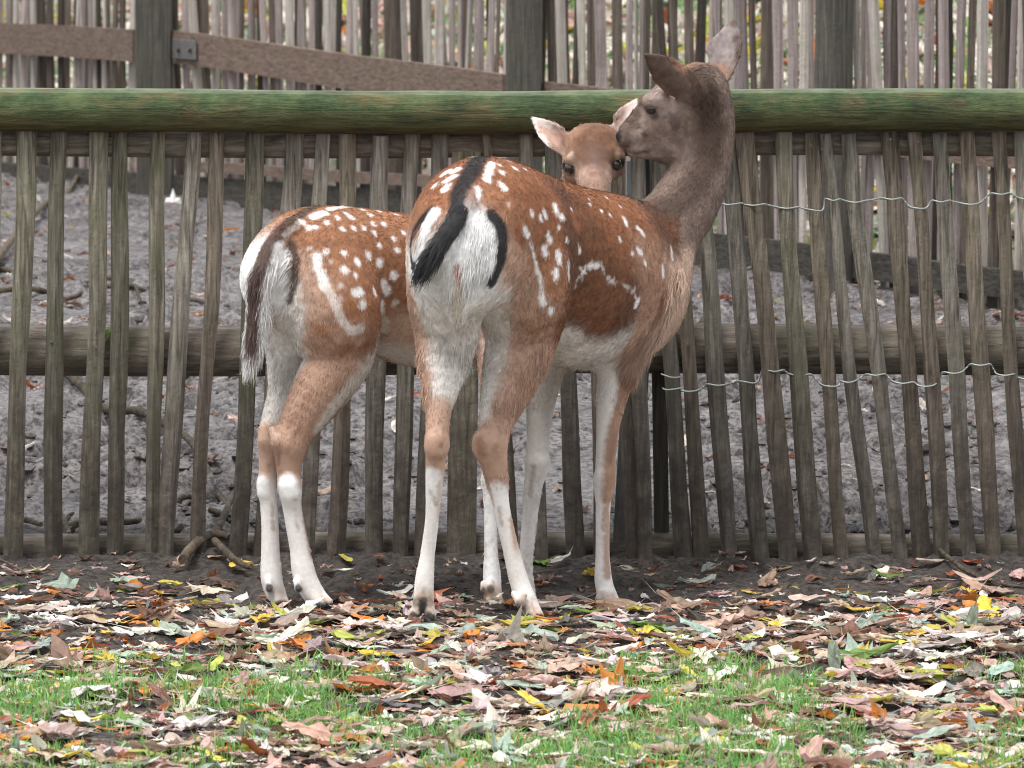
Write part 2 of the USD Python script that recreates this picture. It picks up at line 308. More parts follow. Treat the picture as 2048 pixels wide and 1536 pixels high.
# top x, bottom x, width, top y, bottom y, tone  (photograph pixels at the fence's depth)
PAL = [(-62, -80, 36, 262, 1135, 0), (-12, -30, 34, 262, 1130, 0), (50, 26, 38, 262, 1130, 0), (116, 99, 36, 262, 1148, 0), (196, 176, 37, 262, 1138, 0), (243, 224, 35, 262, 1140, 0), (317, 296, 31, 262, 1146, 0), (387, 333, 34, 262, 1128, 1),
       (434, 394, 30, 262, 1128, 2), (518, 480, 36, 262, 1132, 0), (588, 527, 39, 264, 1130, 1), (645, 612, 32, 268, 1130, 1), (697, 671, 34, 268, 1138, 2), (763, 741, 38, 272, 1138, 1), (822, 796, 33, 268, 1138, 1), (877, 850, 36, 264, 1138, 1),
       (977, 1029, 18, 264, 1130, 2), (1050, 1080, 28, 264, 1130, 1), (1108, 1150, 36, 264, 1128, 1), (1180, 1208, 28, 264, 1130, 2), (1236, 1262, 26, 264, 1128, 2), (1276, 1290, 32, 264, 1135, 1), (1318, 1368, 34, 264, 1130, 1), (1352, 1406, 31, 264, 1128, 2), (1394, 1463, 34, 264, 1132, 1),
       (1450, 1521, 34, 262, 1136, 1), (1493, 1576, 37, 264, 1136, 2), (1568, 1627, 36, 264, 1140, 0), (1619, 1690, 30, 266, 1150, 2), (1649, 1748, 27, 268, 1150, 1), (1698, 1801, 31, 268, 1142, 1), (1775, 1852, 34, 264, 1146, 2), (1829, 1888, 30, 264, 1142, 2), (1871, 1941, 32, 266, 1150, 1),
       (1932, 1997, 33, 264, 1140, 2), (1995, 2047, 30, 264, 1140, 2), (2048, 2100, 32, 264, 1140, 1), (2100, 2150, 32, 264, 1140, 2), (2152, 2190, 32, 264, 1140, 1)]
def paling_mesh(top, bot, w, r, seg=9, depth=0.75, wob=0.0035, n=9):
    t = np.linspace(0, 1, seg)[:, None]
    p = bot + (top - bot) * t
    ph = r.uniform(0, 6.28, 4)
    p = p + np.stack([wob * np.sin(t[:, 0] * 5 + ph[0]) + wob * 0.6 * np.sin(t[:, 0] * 11 + ph[1]), 0.5 * wob * np.sin(t[:, 0] * 6 + ph[2]), 0 * t[:, 0]], 1)
    a = np.arange(n) / n * 2 * np.pi + ph[3]
    base = np.stack([np.cos(a), np.sin(a)], 1) * (1 + r.uniform(-0.16, 0.16, n))[:, None]
    flat = r.uniform(0, 2 * np.pi)                       # one cleft, flatter face
    fd = np.array([math.cos(flat), math.sin(flat)]); s = base @ fd
    base = base - np.maximum(s - 0.55, 0)[:, None] * fd * 0.9
    sec = np.repeat(base[None], seg, 0) * (1 + r.normal(0, 0.035, (seg, n)))[..., None]
    sec[..., 0] *= depth                                  # U is towards y
    sec /= (np.ptp(sec[..., 1], axis=1).mean() / 2)
    rad = w / 2 * (1 + 0.08 * np.sin(t[:, 0] * 7 + ph[2])) * (1.03 - 0.06 * t[:, 0])
    return tube(p, rad, section=sec)
pal_pts = []
for i, (xt, xb, w, yt, yb, tone) in enumerate(PAL):
    r = np.random.default_rng(100 + i)
    yo = r.uniform(-0.006, 0.006)
    T, B = at(xt, yt, yo), at(xb, yb, yo - 0.012)
    B = B + (B - T) / np.linalg.norm(B - T) * 0.08
    obj('paling', paling_mesh(T, B, w * mpp(0), r), M_pal[tone], fence, smooth=35)
    pal_pts.append((T, B, w * mpp(0)))
# two sawn posts among the palings, their heads under the rail
for xt, xb, w, yt, yb, mat, yo in ((933, 922, 58, 275, 1150, M_pal[0], 0.03), (1300, 1248, 52, 268, 1140, M_gpost, 0.045), (1312, 1324, 30, 268, 1125, M_post, 0.06)):
    T, B = at(xt, yt, yo), at(xb, yb, yo); B = B + (B - T) / np.linalg.norm(B - T) * 0.1
    sec = np.array([(-1, -1), (0, -1.03), (1, -1), (1.02, 0), (1, 1), (0, 1.02), (-1, 1), (-1.03, 0)]) * [0.62, 1]
    obj('post', tube([B + (T - B) * s for s in (0, .2, .4, .6, .8, 1)], w * mpp(0) / 2, section=sec), mat, fence, smooth=30)
def rail(name, py, rpx, Y, mat, seed, x0=-2.2, x1=2.2, n=14):
    r = np.random.default_rng(seed)
    px = np.linspace(1024 + x0 * 960, 1024 + x1 * 960, 60)
    P = at(px, np.full_like(px, py) + 3 * np.sin(px / 300 + seed), Y)
    a = np.arange(n) / n * 2 * np.pi
    u = np.linspace(0, 1, 60)
    sec = np.stack([np.cos(a), np.sin(a)], 1)[None] * (1 + 0.13 * (meshkit.fbm(np.stack(np.broadcast_arrays(u[:, None] * 30, np.cos(a) * 1.5, np.sin(a) * 1.5 + seed), -1), 3) - 0.5))[..., None]
    return obj(name, tube(P, rpx * mpp(Y), section=sec), mat, fence, smooth=60)
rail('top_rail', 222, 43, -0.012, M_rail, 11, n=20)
rail('upper_rail', 285, 29, 0.036, M_rail2, 12)
rail('middle_rail', 699, 51, 0.074, M_rail2, 13)
rail('bottom_rail', 1096, 31, 0.056, M_rail2, 14)
# nail heads on the palings
for px, py in ((103, 683), (192, 693), (1374, 686), (1497, 704), (1692, 704), (1622, 291), (1781, 279), (1836, 283), (1644, 298)):
    q = at(px, py, -0.022)
    nm = trimesh.creation.cylinder(radius=0.0028, height=0.004, sections=8); nm.apply_transform(trimesh.transformations.rotation_matrix(np.pi / 2, [1, 0, 0])); nm.apply_translation(q)
    obj('nail_head', nm, M_metal, fence)
# wire woven round the palings on the right
def wire(points, rad=0.0017):
    P = np.asarray(points)
    from scipy.interpolate import CubicSpline
    t = np.arange(len(P)); cs = CubicSpline(t, P); tt = np.linspace(0, len(P) - 1, (len(P) - 1) * 5 + 1)
    return tube(cs(tt), rad, n=5)
def weave(pts, start, seed):
    """pts: (px, py) where the strand crosses the front of successive palings; a second strand passes behind and twists round it in the gaps"""
    r = np.random.default_rng(seed)
    A, B = [], []
    for k, (px, py, w) in enumerate(pts):
        yf = -0.026
        for s in (-0.55, 0.0, 0.55):
            A.append(at(px + s * w, py + (3 if s == 0 else 0), yf if s == 0 else yf + 0.008)); B.append(at(px + s * w, py + 2, 0.022 if s == 0 else 0.012))
        if k + 1 < len(pts):
            nx_, ny_, nw = pts[k + 1]
            gx0, gx1 = px + 0.62 * w, nx_ - 0.62 * nw
            for s in (0.25, 0.5, 0.75):
                if gx1 - gx0 > 6:
                    yy = py + (ny_ - py) * s
                    ph = s * 4 * np.pi
                    A.append(at(gx0 + (gx1 - gx0) * s, yy + 3 * math.sin(ph), -0.004 + 0.004 * math.cos(ph))); B.append(at(gx0 + (gx1 - gx0) * s, yy - 3 * math.sin(ph), -0.004 - 0.004 * math.cos(ph)))
    return A, B
W1 = [(1463, 406, 34), (1507, 408, 36), (1574, 414, 36), (1630, 418, 30), (1664, 398, 26), (1710, 402, 30), (1784, 396, 32), (1838, 414, 30), (1880, 401, 30), (1940, 406, 33), (2001, 386, 30), (2056, 396, 30)]
W2 = [(1344, 776, 34), (1379, 780, 32), (1435, 768, 34), (1497, 762, 34), (1545, 740, 36), (1600, 748, 36), (1662, 770, 30), (1695, 762, 26), (1751, 748, 30), (1808, 764, 34), (1852, 770, 30), (1905, 744, 32), (1961, 728, 33), (2011, 748, 30), (2056, 756, 30)]
for k, Wp in enumerate((W1, W2)):
    A, B = weave(Wp, 0, k)
    obj('fence_wire', wire(A), M_wire, fence, smooth=True); obj('fence_wire', wire(B), M_wire, fence, smooth=True)
obj('fence_wire', wire([at(1322, 748, -0.02), at(1333, 752, -0.027), at(1345, 755, -0.028), at(1360, 754, -0.015)]), M_wire, fence, smooth=True)
# added pale strip, stands in for the grey post glimpsed through the gap
q0, q1 = at(1258, 322, 0.03), at(1259, 395, 0.03)
ps = rbox((0.011, 0.003, abs(q0[2] - q1[2])), 0.001); ps.apply_translation((q0 + q1) / 2)
tag(obj('plastic_strip', ps, M_blue), 'narrow pale blue strip showing in the fence gap beside the fawn\'s head', 'strip')

# ------------------------------------------------------------------ far fence: a dense row of thin stakes
far = thing('stake_fence', 'far fence of thin close-set stakes with heavy posts and a sloping brown board', 'fence')
dir2 = (F2B - F2A) / np.linalg.norm(F2B - F2A); nrm2 = np.array([dir2[1], -dir2[0]])
if nrm2[1] > 0: nrm2 = -nrm2                                  # towards the camera
def f2_point(px, py, off=0.0):
    """the point of the far fence's plane (moved off metres towards the camera) seen at a pixel"""
    d = ray(px, py); o = F2A + nrm2 * off
    t = ((o - CAM[:2]) @ nrm2) / (d[:2] @ nrm2)
    return CAM + d * t
r = np.random.default_rng(42)
px = -420.0; k = 0
while px < 2330:
    f = np.clip(px / 2048, 0, 1)
    w = r.choice([8, 11, 14, 17]) * r.uniform(0.88, 1.12) * (1 + 0.35 * f)
    gap = r.uniform(-1, 6) if px < 640 else r.uniform(0, 11)
    if px > 640 and r.random() < 0.08: gap += 6
    c = px + w / 2
    q = f2_point(c, 300, r.uniform(-0.01, 0.012))
    g = float(gz(q[0], q[1]))
    lean = r.normal(0, 0.018, 2)
    wm = w * (q[1] + 13) / FPX
    B = np.array([q[0] - lean[0] * 0.6, q[1], g - 0.08]); T = np.array([q[0] + lean[0], q[1] + lean[1] * 0.5, 1.50 + r.uniform(-0.06, 0.06)])
    tone = r.choice(4, p=[0.52, 0.30, 0.13, 0.05] if k % 2 == 0 else [0.14, 0.30, 0.34, 0.22])
    obj('stake', paling_mesh(T, B, wm, r, seg=7, depth=0.9, wob=0.0025, n=7), M_stake[tone], far, smooth=35)
    px += w + gap; k += 1
# second, darker row just behind, as half the stakes stand on the other side of the rail
px = -415.0
while px < 2330:
    f = np.clip(px / 2048, 0, 1)
    w = r.uniform(9, 17) * (1 + 0.35 * f)
    gap = r.uniform(2, 12) if px < 640 else r.uniform(12, 40)
    c = px + w / 2
    q = f2_point(c, 300, -0.07)
    g = float(gz(q[0], q[1])); wm = w * (q[1] + 13) / FPX
    B = np.array([q[0], q[1], g - 0.08]); T = np.array([q[0] + r.normal(0, 0.02), q[1], 1.48 + r.uniform(-0.06, 0.06)])
    obj('stake', paling_mesh(T, B, wm, r, seg=6, depth=0.9, wob=0.004, n=7), M_stake[r.choice(4, p=[0.1, 0.2, 0.35, 0.35])], far, smooth=35)
    px += w + gap
for c, w, mat in ((310, 74, M_post), (1049, 73, M_post), (1669, 76, M_post)):
    q = f2_point(c, 300, 0.085); wm = w * (q[1] + 13) / FPX; g = float(gz(q[0], q[1]))
    a = np.arange(16) / 16 * 2 * np.pi
    sec = np.stack([np.cos(a), np.sin(a)], 1) if c > 1600 else np.clip(np.stack([np.cos(a), np.sin(a)], 1) * 1.3, -1, 1)
    zz = np.linspace(g - 0.15, 1.75, 9)
    obj('post', tube(np.stack([np.full(9, q[0]) + 0.002 * np.sin(zz * 5), np.full(9, q[1]), zz], 1), wm / 2, section=sec * [1, 1]), mat, far, smooth=40)
def board(name, p0, p1, half, mat, thick=0.028, off=0.03):
    A, B = f2_point(p0[0], p0[1], off), f2_point(p1[0], p1[1], off)
    sec = np.array([(-1, -1), (0, -1.0), (1, -1), (1, 0), (1, 1), (0, 1), (-1, 1), (-1, 0)], float) * [thick / 2 / half, 1]
    P = np.linspace(A, B, 8); P[:, 2] += 0.002 * np.sin(np.arange(8) * 1.3)
    T, U, W = frames(P)
    return obj(name, tube(P, half, section=sec, ref=(dir2[1], -dir2[0], 0)), mat, far, smooth=30)
m23 = 22.5 / FPX
board('rail_board', (-430, 50), (272, 92), 31.5 * m23, M_board)
board('rail_board', (347, 93), (1012, 186), 33 * 21.2 / FPX, M_board)
board('rail_board', (1086, 196), (1632, 262), 33 * 19 / FPX, M_board)
board('rail_board', (1707, 272), (2200, 318), 33 * 17 / FPX, M_board)
board('base_board', (-430, 322), (1040, 440), 34 * m23, M_base, off=0.035)
board('base_board', (1045, 452), (1664, 530), 32 * 19 / FPX, M_base, off=0.035)
board('base_board', (1672, 524), (2200, 590), 27 * 17 / FPX, M_base, off=0.035)
board('rail_board', (400, 334), (1010, 372), 10 * m23, M_board, off=0.05)
q = f2_point(369, 99, 0.052)
bk = rbox((52 * m23 / 0.42, 0.006, 38 * m23), 0.002); bk.apply_transform(trimesh.transformations.rotation_matrix(math.atan2(dir2[1], dir2[0]), [0, 0, 1])); bk.apply_translation(q)
br = obj('metal_bracket', bk, M_metal, far)
for dx in (-11, 12):
    h = trimesh.creation.cylinder(radius=5 * m23, height=0.004, sections=10); h.apply_transform(trimesh.transformations.rotation_matrix(np.pi / 2, [1, 0, 0])); h.apply_translation(f2_point(369 + dx, 102, 0.058))
    obj('bolt', h, M_dark, str(br.GetPath()))
h = trimesh.creation.icosphere(2, 5.5 * m23); h.apply_translation(f2_point(275, 103, 0.05)); obj('bolt', h, M_metal, far, smooth=True)
# ------------------------------------------------------------------ deer: one continuous skin from a smooth union of tapered limbs
from scipy.interpolate import PchipInterpolator
_gid = 0
def seg(A, B, ra, rb, side=None, k=0.02, flow=None, fl=1.0):
    """a tapered limb from A to B; ra, rb: radius, or (sideways, upright) radii"""
    A, B = np.asarray(A, float), np.asarray(B, float)
    return dict(A=A, B=B, ra=np.broadcast_to(ra, (2,)).astype(float), rb=np.broadcast_to(rb, (2,)).astype(float), side=side, k=k, flow=flow, kind='seg')
def chain(pts, Ys=None, side=None, k=0.02, down=0.0, rev=False):
    """pts: (px, py, radius in pixels [, upright radius], depth)"""
    out = []
    J = []
    for p in pts:
        Y = p[-1]
        if side is None and p[1] > 700 and p[2] > 12: p = (p[0], p[1], p[2] * np.interp(p[1], [700, 800, 900], [1.0, 0.93, 0.87])) + tuple(p[3:])
        J.append((at(p[0], p[1], Y), np.array([p[2], p[3] if len(p) == 5 else p[2]]) * mpp(Y)))
    global _gid
    _gid += 1
    C = np.array([j[0] for j in J]); Rr = np.array([j[1] for j in J])
    if len(J) > 2:
        t = np.r_[0, np.cumsum(np.linalg.norm(np.diff(C, axis=0), axis=1))]
        tt = np.unique(np.concatenate([np.linspace(t[i], t[i + 1], 5) for i in range(len(t) - 1)]))
        C, Rr = PchipInterpolator(t, C, axis=0)(tt), PchipInterpolator(t, Rr, axis=0)(tt)
    for A, B, ra, rb in zip(C[:-1], C[1:], Rr[:-1], Rr[1:]):
        f = (A - B) if rev else (B - A); f = f / (np.linalg.norm(f) + 1e-9) + np.array([0, 0, -down])
        s = seg(A, B, ra, rb, side, k, f / (np.linalg.norm(f) + 1e-9)); s['gid'] = _gid; out.append(s)
    return out
def ear(base, tip, width, normal, cup, th=0.0035, k=0.012):
    base, tip = np.asarray(base, float), np.asarray(tip, float)
    ax = tip - base; Ln = np.linalg.norm(ax); ax /= Ln
    n = np.asarray(normal, float); n = n - (n @ ax) * ax; n /= np.linalg.norm(n)
    return dict(kind='ear', A=base, B=tip, ax=ax, L=Ln, n=n, w=np.cross(ax, n), W=width, cup=cup, th=th, k=k, flow=ax, ra=np.array([width] * 2), rb=np.array([width] * 2))
def prim_d(p, P):
    if p['kind'] == 'ear':
        q = P - p['A']; l = q @ p['ax'] / p['L']; w = q @ p['w']; n = q @ p['n']
        W = p['W'] * np.interp(l, [0, .12, .4, .62, .82, .94, 1.0], [.42, .68, 1, .90, .52, .22, .06])
        n0 = -p['cup'] * p['W'] * (np.clip(np.abs(w) / p['W'], 0, 1.3) ** 2) * -1 - 0.12 * p['L'] * np.clip(l, 0, 1) ** 2
        return np.maximum.reduce([np.abs(n - n0) - p['th'], np.abs(w) - W, -l * p['L'], (l - 1) * p['L']])
    ab = p['B'] - p['A']; L2 = ab @ ab + 1e-12
    t = np.clip((P - p['A']) @ ab / L2, 0, 1)
    q = P - (p['A'] + t[:, None] * ab)
    r = p['ra'] + t[:, None] * (p['rb'] - p['ra'])
    if p['side'] is None or np.allclose(r[:, 0], r[:, 1]):
        return np.linalg.norm(q, axis=1) - r[:, 0]
    s = p['side']; u = q @ s
    a, b = r[:, 0], r[:, 1]; rest2 = np.maximum((q * q).sum(1) - u * u, 0)
    k0 = np.sqrt((u / a) ** 2 + rest2 / b ** 2); k1 = np.sqrt((u / a ** 2) ** 2 + rest2 / b ** 4)
    return np.where(k1 > 1e-6, k0 * (k0 - 1) / np.maximum(k1, 1e-6), -np.minimum(a, b))
def field(prims, P):
    """signed distance of the smooth union"""
    d = np.full(len(P), 0.25)
    groups = {}
    for i, p in enumerate(prims): groups.setdefault(p.get('gid', -1 - i), []).append(p)
    for g in groups.values():
        box_ = []
        for p in g:
            R = max(p['ra'].max(), p['rb'].max()) + 0.05
            box_.append((np.minimum(p['A'], p['B']) - R, np.maximum(p['A'], p['B']) + R))
        lo, hi = np.min([x[0] for x in box_], 0), np.max([x[1] for x in box_], 0)
        m = np.flatnonzero(((P > lo) & (P < hi)).all(1))
        if not len(m): continue
        Q, e = P[m], np.full(len(m), 0.25)
        for p, (l_, h_) in zip(g, box_):
            s = np.flatnonzero(((Q > l_) & (Q < h_)).all(1)) if len(g) > 1 else np.arange(len(m))
            if len(s): e[s] = np.minimum(e[s], prim_d(p, Q[s]))
        k = g[0]['k']
        if g[0].get('cut'):
            h = np.maximum(k - np.abs(-e - d[m]), 0) / k
            d[m] = np.maximum(d[m], -e) + h * h * k * 0.25
        else:
            h = np.maximum(k - np.abs(d[m] - e), 0) / k
            d[m] = np.minimum(d[m], e) - h * h * k * 0.25
    return d
def skin(prims, h=0.004):
    lo = np.min([np.minimum(p['A'], p['B']) - max(p['ra'].max(), p['rb'].max()) for p in prims], 0) - 0.03
    hi = np.max([np.maximum(p['A'], p['B']) + max(p['ra'].max(), p['rb'].max()) for p in prims], 0) + 0.03
    H = 4 * h
    nc = np.ceil((hi - lo) / H).astype(int) + 1
    ax = [lo[i] + np.arange(nc[i]) * H for i in range(3)]
    C = field(prims, np.stack(np.meshgrid(*ax, indexing='ij'), -1).reshape(-1, 3)).reshape(nc)
    mn = np.minimum.reduce([np.abs(C[i:nc[0] - 1 + i, j:nc[1] - 1 + j, k:nc[2] - 1 + k]) for i in (0, 1) for j in (0, 1) for k in (0, 1)])
    cells = np.argwhere(mn < 1.75 * H)
    nf = (nc - 1) * 4 + 1
    D = np.kron(np.where(C[:-1, :-1, :-1] < 0, -1, 1).astype(np.int8), np.ones((4, 4, 4), np.int8)).astype(np.float32)
    D = np.pad(D, ((0, 1),) * 3, constant_values=1.0)
    need = np.zeros(nf, bool)
    off = np.stack(np.meshgrid(*[np.arange(5)] * 3, indexing='ij'), -1).reshape(-1, 3)
    idx = (cells[:, None] * 4 + off[None]).reshape(-1, 3)
    need[idx[:, 0], idx[:, 1], idx[:, 2]] = True
    I = np.argwhere(need)
    D[need] = field(prims, lo + I * h)
    # naive surface nets
    S = D < 0
    cnt = sum(S[i:nf[0] - 1 + i, j:nf[1] - 1 + j, k:nf[2] - 1 + k].astype(np.int8) for i in (0, 1) for j in (0, 1) for k in (0, 1))
    act = np.argwhere((cnt > 0) & (cnt < 8))
    vid = np.full(nf - 1, -1, np.int64); vid[act[:, 0], act[:, 1], act[:, 2]] = np.arange(len(act))
    acc, n = np.zeros((len(act), 3)), np.zeros(len(act))
    cor = [(i, j, k) for i in (0, 1) for j in (0, 1) for k in (0, 1)]
    val = {c: D[act[:, 0] + c[0], act[:, 1] + c[1], act[:, 2] + c[2]] for c in cor}
    for c0 in cor:
        for ax_ in range(3):
            if c0[ax_]: continue
            c1 = list(c0); c1[ax_] = 1; c1 = tuple(c1)
            v0, v1 = val[c0], val[c1]; m = (v0 < 0) != (v1 < 0)
            t = np.where(m, v0 / np.where(m, v0 - v1, 1), 0)
            acc[m] += (np.array(c0) + t[:, None] * (np.array(c1) - np.array(c0)))[m]; n[m] += 1
    V = lo + (act + acc / n[:, None]) * h
    F = []
    for ax_ in range(3):
        o1, o2 = [(1, 2), (2, 0), (0, 1)][ax_]
        sl0 = [slice(1, -1)] * 3; sl0[ax_] = slice(0, -1); sl1 = list(sl0); sl1[ax_] = slice(1, None)
        A0, A1 = S[tuple(sl0)], S[tuple(sl1)]
        e = np.argwhere(A0 != A1); base = np.ones(3, int); base[ax_] = 0; e = e + base
        up = S[e[:, 0], e[:, 1], e[:, 2]]
        def v(d1, d2):
            q = e.copy(); q[:, o1] -= d1; q[:, o2] -= d2
            return vid[q[:, 0], q[:, 1], q[:, 2]]
        Q = np.stack([v(1, 1), v(0, 1), v(0, 0), v(1, 0)], 1); Q[~up] = Q[~up][:, ::-1]
        F += [Q[:, [0, 1, 2]], Q[:, [0, 2, 3]]]
    F = np.vstack(F); F = F[(F >= 0).all(1)]
    m = trimesh.Trimesh(V, F, process=False)
    parts = trimesh.graph.connected_component_labels(m.face_adjacency, node_count=len(F))
    keep = parts == np.bincount(parts).argmax()
    m.update_faces(keep); m.remove_unreferenced_vertices()
    # a little smoothing
    import scipy.sparse as sps
    E = m.edges_unique; N = len(m.vertices)
    A = sps.coo_matrix((np.ones(2 * len(E)), (np.r_[E[:, 0], E[:, 1]], np.r_[E[:, 1], E[:, 0]])), (N, N)).tocsr()
    Wt = sps.diags(1 / np.asarray(A.sum(1)).ravel()) @ A
    X_ = np.array(m.vertices)
    for lam in (0.5, -0.52) * 5: X_ = X_ + lam * (Wt @ X_ - X_)
    m.vertices = X_
    return m

# colours of the coat (linear)
RUST, RUST2, RUSTD = (0.235, 0.096, 0.046), (0.285, 0.134, 0.072), (0.115, 0.052, 0.031)
TAN, TAN2, PALE, PINK = (0.43, 0.26, 0.185), (0.32, 0.185, 0.125), (0.58, 0.42, 0.33), (0.60, 0.40, 0.33)
WHITE, OFFW, GREYW = (0.84, 0.84, 0.84), (0.72, 0.69, 0.66), (0.56, 0.53, 0.50)
SHIN = (0.77, 0.74, 0.72)
GB, GBD, GBL, DBR, BLK = (0.185, 0.135, 0.112), (0.10, 0.068, 0.054), (0.29, 0.225, 0.20), (0.055, 0.035, 0.028), (0.014, 0.014, 0.017)

class Deer:
    def __init__(self, prims, h=0.004):
        self.prims = prims; self.m = skin(prims, h)
        self.V = np.array(self.m.vertices); self.N = np.array(meshkit.arrays(self.m, True)[2])
        self.ri = trimesh.ray.ray_pyembree.RayMeshIntersector(self.m) if trimesh.ray.has_embree else trimesh.ray.ray_triangle.RayMeshIntersector(self.m)
    def cast(self, pts):
        """the coat's points seen at photograph pixels; a third number gives the depth of a hidden one instead"""
        pts = [tuple(p) for p in pts]
        D = np.stack([ray(p[0], p[1]) for p in pts]); D /= np.linalg.norm(D, axis=1, keepdims=True)
        loc, ir, _ = self.ri.intersects_location(np.repeat(CAM[None], len(pts), 0), D, multiple_hits=False)
        out = np.array([at(p[0], p[1], p[2] if len(p) > 2 else -0.6) for p in pts])
        hit = np.zeros(len(pts), bool); hit[ir] = True
        got = out.copy(); got[ir] = loc
        for i, p in enumerate(pts):
            if len(p) > 2: continue
            if hit[i]: out[i] = got[i]
            else:      # just outside the outline: the nearest coat in the picture
                pr = self._proj if hasattr(self, '_proj') else None
                if pr is None: self._proj = pr = project(self.V); self._pt = cKDTree(pr)
                out[i] = self.V[self._pt.query(p[:2])[1]]
        return out
    def paint(self, seeds, strokes):
        pos = self.cast([s[0] for s in seeds]); colr = np.array([s[1] for s in seeds], float)
        self.seed = (cKDTree(pos), colr)
        self.strokes = []
        for pts, rad, c, soft, op in strokes:
            self.strokes.append((self.cast(pts), rad * mpp(-0.7), np.array(c, float), soft, op))
    def colour(self, P):
        nz = np.stack([meshkit.fbm(P * 55 + s, 3, seed=s) for s in (1, 2, 3)], -1) - 0.5
        Q = P + nz * 0.022
        tree, colr = self.seed
        d, i = tree.query(Q, k=6)
        w = 1 / (d + 0.006) ** 4; w /= w.sum(1, keepdims=True)
        C = (colr[i] * w[..., None]).sum(1)
        C = C * (1 + 0.4 * nz[:, :1]) * np.exp(0.9 * (meshkit.fbm(P * np.array([150, 150, 90]), 3, seed=6)[:, None] - 0.5))
        n2 = np.stack([meshkit.fbm(P * 150 + s, 2, seed=s) for s in (4, 5, 6)], -1) - 0.5
        Q2 = P + nz * 0.005 + n2 * 0.007
        for pts, rad, c, soft, op in self.strokes:
            lo, hi = pts.min(0) - rad * 3, pts.max(0) + rad * 3
            m = np.flatnonzero(((P > lo) & (P < hi)).all(1))
            if not len(m): continue
            q = Q2[m]; dist = np.full(len(m), 9.0)
            PP = pts if len(pts) > 1 else np.vstack([pts, pts + 1e-5])
            for A, B in zip(PP[:-1], PP[1:]):
                ab = B - A; t = np.clip((q - A) @ ab / (ab @ ab + 1e-12), 0, 1)
                dist = np.minimum(dist, np.linalg.norm(q - A - t[:, None] * ab, axis=1))
            f = op * np.clip((1 - dist / rad) / soft + 0.5, 0, 1)[:, None]
            C[m] = C[m] * (1 - f) + c * f
        return np.clip(C, 0.004, 0.9)
    def flow(self, P, N):
        W, Fl = np.zeros(len(P)), np.zeros((len(P), 3))
        for p in self.prims:
            if p.get('cut'): continue
            R = max(p['ra'].max(), p['rb'].max()) + 0.06
            lo, hi = np.minimum(p['A'], p['B']) - R, np.maximum(p['A'], p['B']) + R
            m = np.flatnonzero(((P > lo) & (P < hi)).all(1))
            if not len(m): continue
            w = np.exp(-np.maximum(prim_d(p, P[m]), -0.01) / 0.012)
            W[m] += w; Fl[m] += w[:, None] * p['flow']
        Fl = Fl / np.maximum(W, 1e-6)[:, None]
        Fl = Fl - (Fl * N).sum(1, keepdims=True) * N
        return Fl / np.maximum(np.linalg.norm(Fl, axis=1, keepdims=True), 1e-6)
    def build(self, root, n_hair, base_len, long_spots, bald, seed):
        C = self.colour(self.V)
        obj('body', self.m, M_skin, root, smooth=True, col=C)
        r = np.random.default_rng(seed)
        area = self.m.area_faces
        def length_at(Q):
            Ln = np.full(len(Q), base_len)
            for pts, rad, length in long_spots:
                d = cKDTree(self.cast(pts)).query(Q)[0]
                Ln = np.maximum(Ln, length * np.clip(1.6 - d / (rad * mpp(-0.7)), 0, 1))
            for pts, rad, length in bald:
                d = cKDTree(self.cast(pts)).query(Q)[0]
                Ln = np.where(d < rad * mpp(-0.7), np.minimum(Ln, length), Ln)
            return Ln
        wgt = area * np.clip(base_len / np.maximum(length_at(self.V[self.m.faces].mean(1)), 0.002), 0.6, 2.6)
        fi = r.choice(len(area), n_hair, p=wgt / wgt.sum())
        u, v = r.random(n_hair), r.random(n_hair); s = u + v > 1; u[s], v[s] = 1 - u[s], 1 - v[s]
        T = self.V[self.m.faces[fi]]; TN = self.N[self.m.faces[fi]]
        bc = np.stack([1 - u - v, u, v], 1)[..., None]
        P = (T * bc).sum(1); N = (TN * bc).sum(1); N /= np.linalg.norm(N, axis=1, keepdims=True)
        Fl = self.flow(P, N); col = self.colour(P + r.normal(0, 0.0026, P.shape))
        Ln = length_at(P)
        Ln = Ln * r.uniform(0.55, 1.25, n_hair)
        keep = Ln > 0.0012
        P, N, Fl, col, Ln = P[keep], N[keep], Fl[keep], col[keep], Ln[keep]
        k = len(P)
        jit = r.normal(0, 0.13, (k, 3))
        D0 = Fl + (0.20 + 0.25 * np.clip(Ln / 0.03, 0, 1))[:, None] * N + jit; D0 /= np.linalg.norm(D0, axis=1, keepdims=True)
        D1 = Fl + 0.08 * N + jit * 1.2 + np.array([0, 0, -0.35]) * np.clip(Ln / 0.03, 0, 1)[:, None]; D1 /= np.linalg.norm(D1, axis=1, keepdims=True)
        p0 = P - 0.0008 * N; p1 = p0 + D0 * (Ln * 0.5)[:, None]; p2 = p1 + D1 * (Ln * 0.5)[:, None]
        pts = np.stack([p0, p1, p2], 1).reshape(-1, 3)
        wd = np.stack([np.full(k, 1.0), np.full(k, 0.8), np.full(k, 0.25)], 1).ravel() * np.repeat(r.uniform(0.7, 1.2, k) * np.clip(0.00045 + Ln * 0.06, 0.0006, 0.001), 3)
        col = np.clip(col * np.exp(r.normal(0, 0.17, (k, 1))), 0.004, 0.92)
        cu = UsdGeom.BasisCurves.Define(stage, path_for('fur', root))
        cu.CreateTypeAttr('linear')
        cu.CreatePointsAttr(Vt.Vec3fArray.FromNumpy(pts.astype(np.float32)))
        cu.CreateCurveVertexCountsAttr(Vt.IntArray.FromNumpy(np.full(k, 3, np.int32)))
        cu.CreateWidthsAttr(Vt.FloatArray.FromNumpy(wd.astype(np.float32))); cu.SetWidthsInterpolation('vertex')
        UsdGeom.PrimvarsAPI(cu).CreatePrimvar('col', Sdf.ValueTypeNames.Color3fArray, 'uniform').Set(Vt.Vec3fArray.FromNumpy(col.astype(np.float32)))
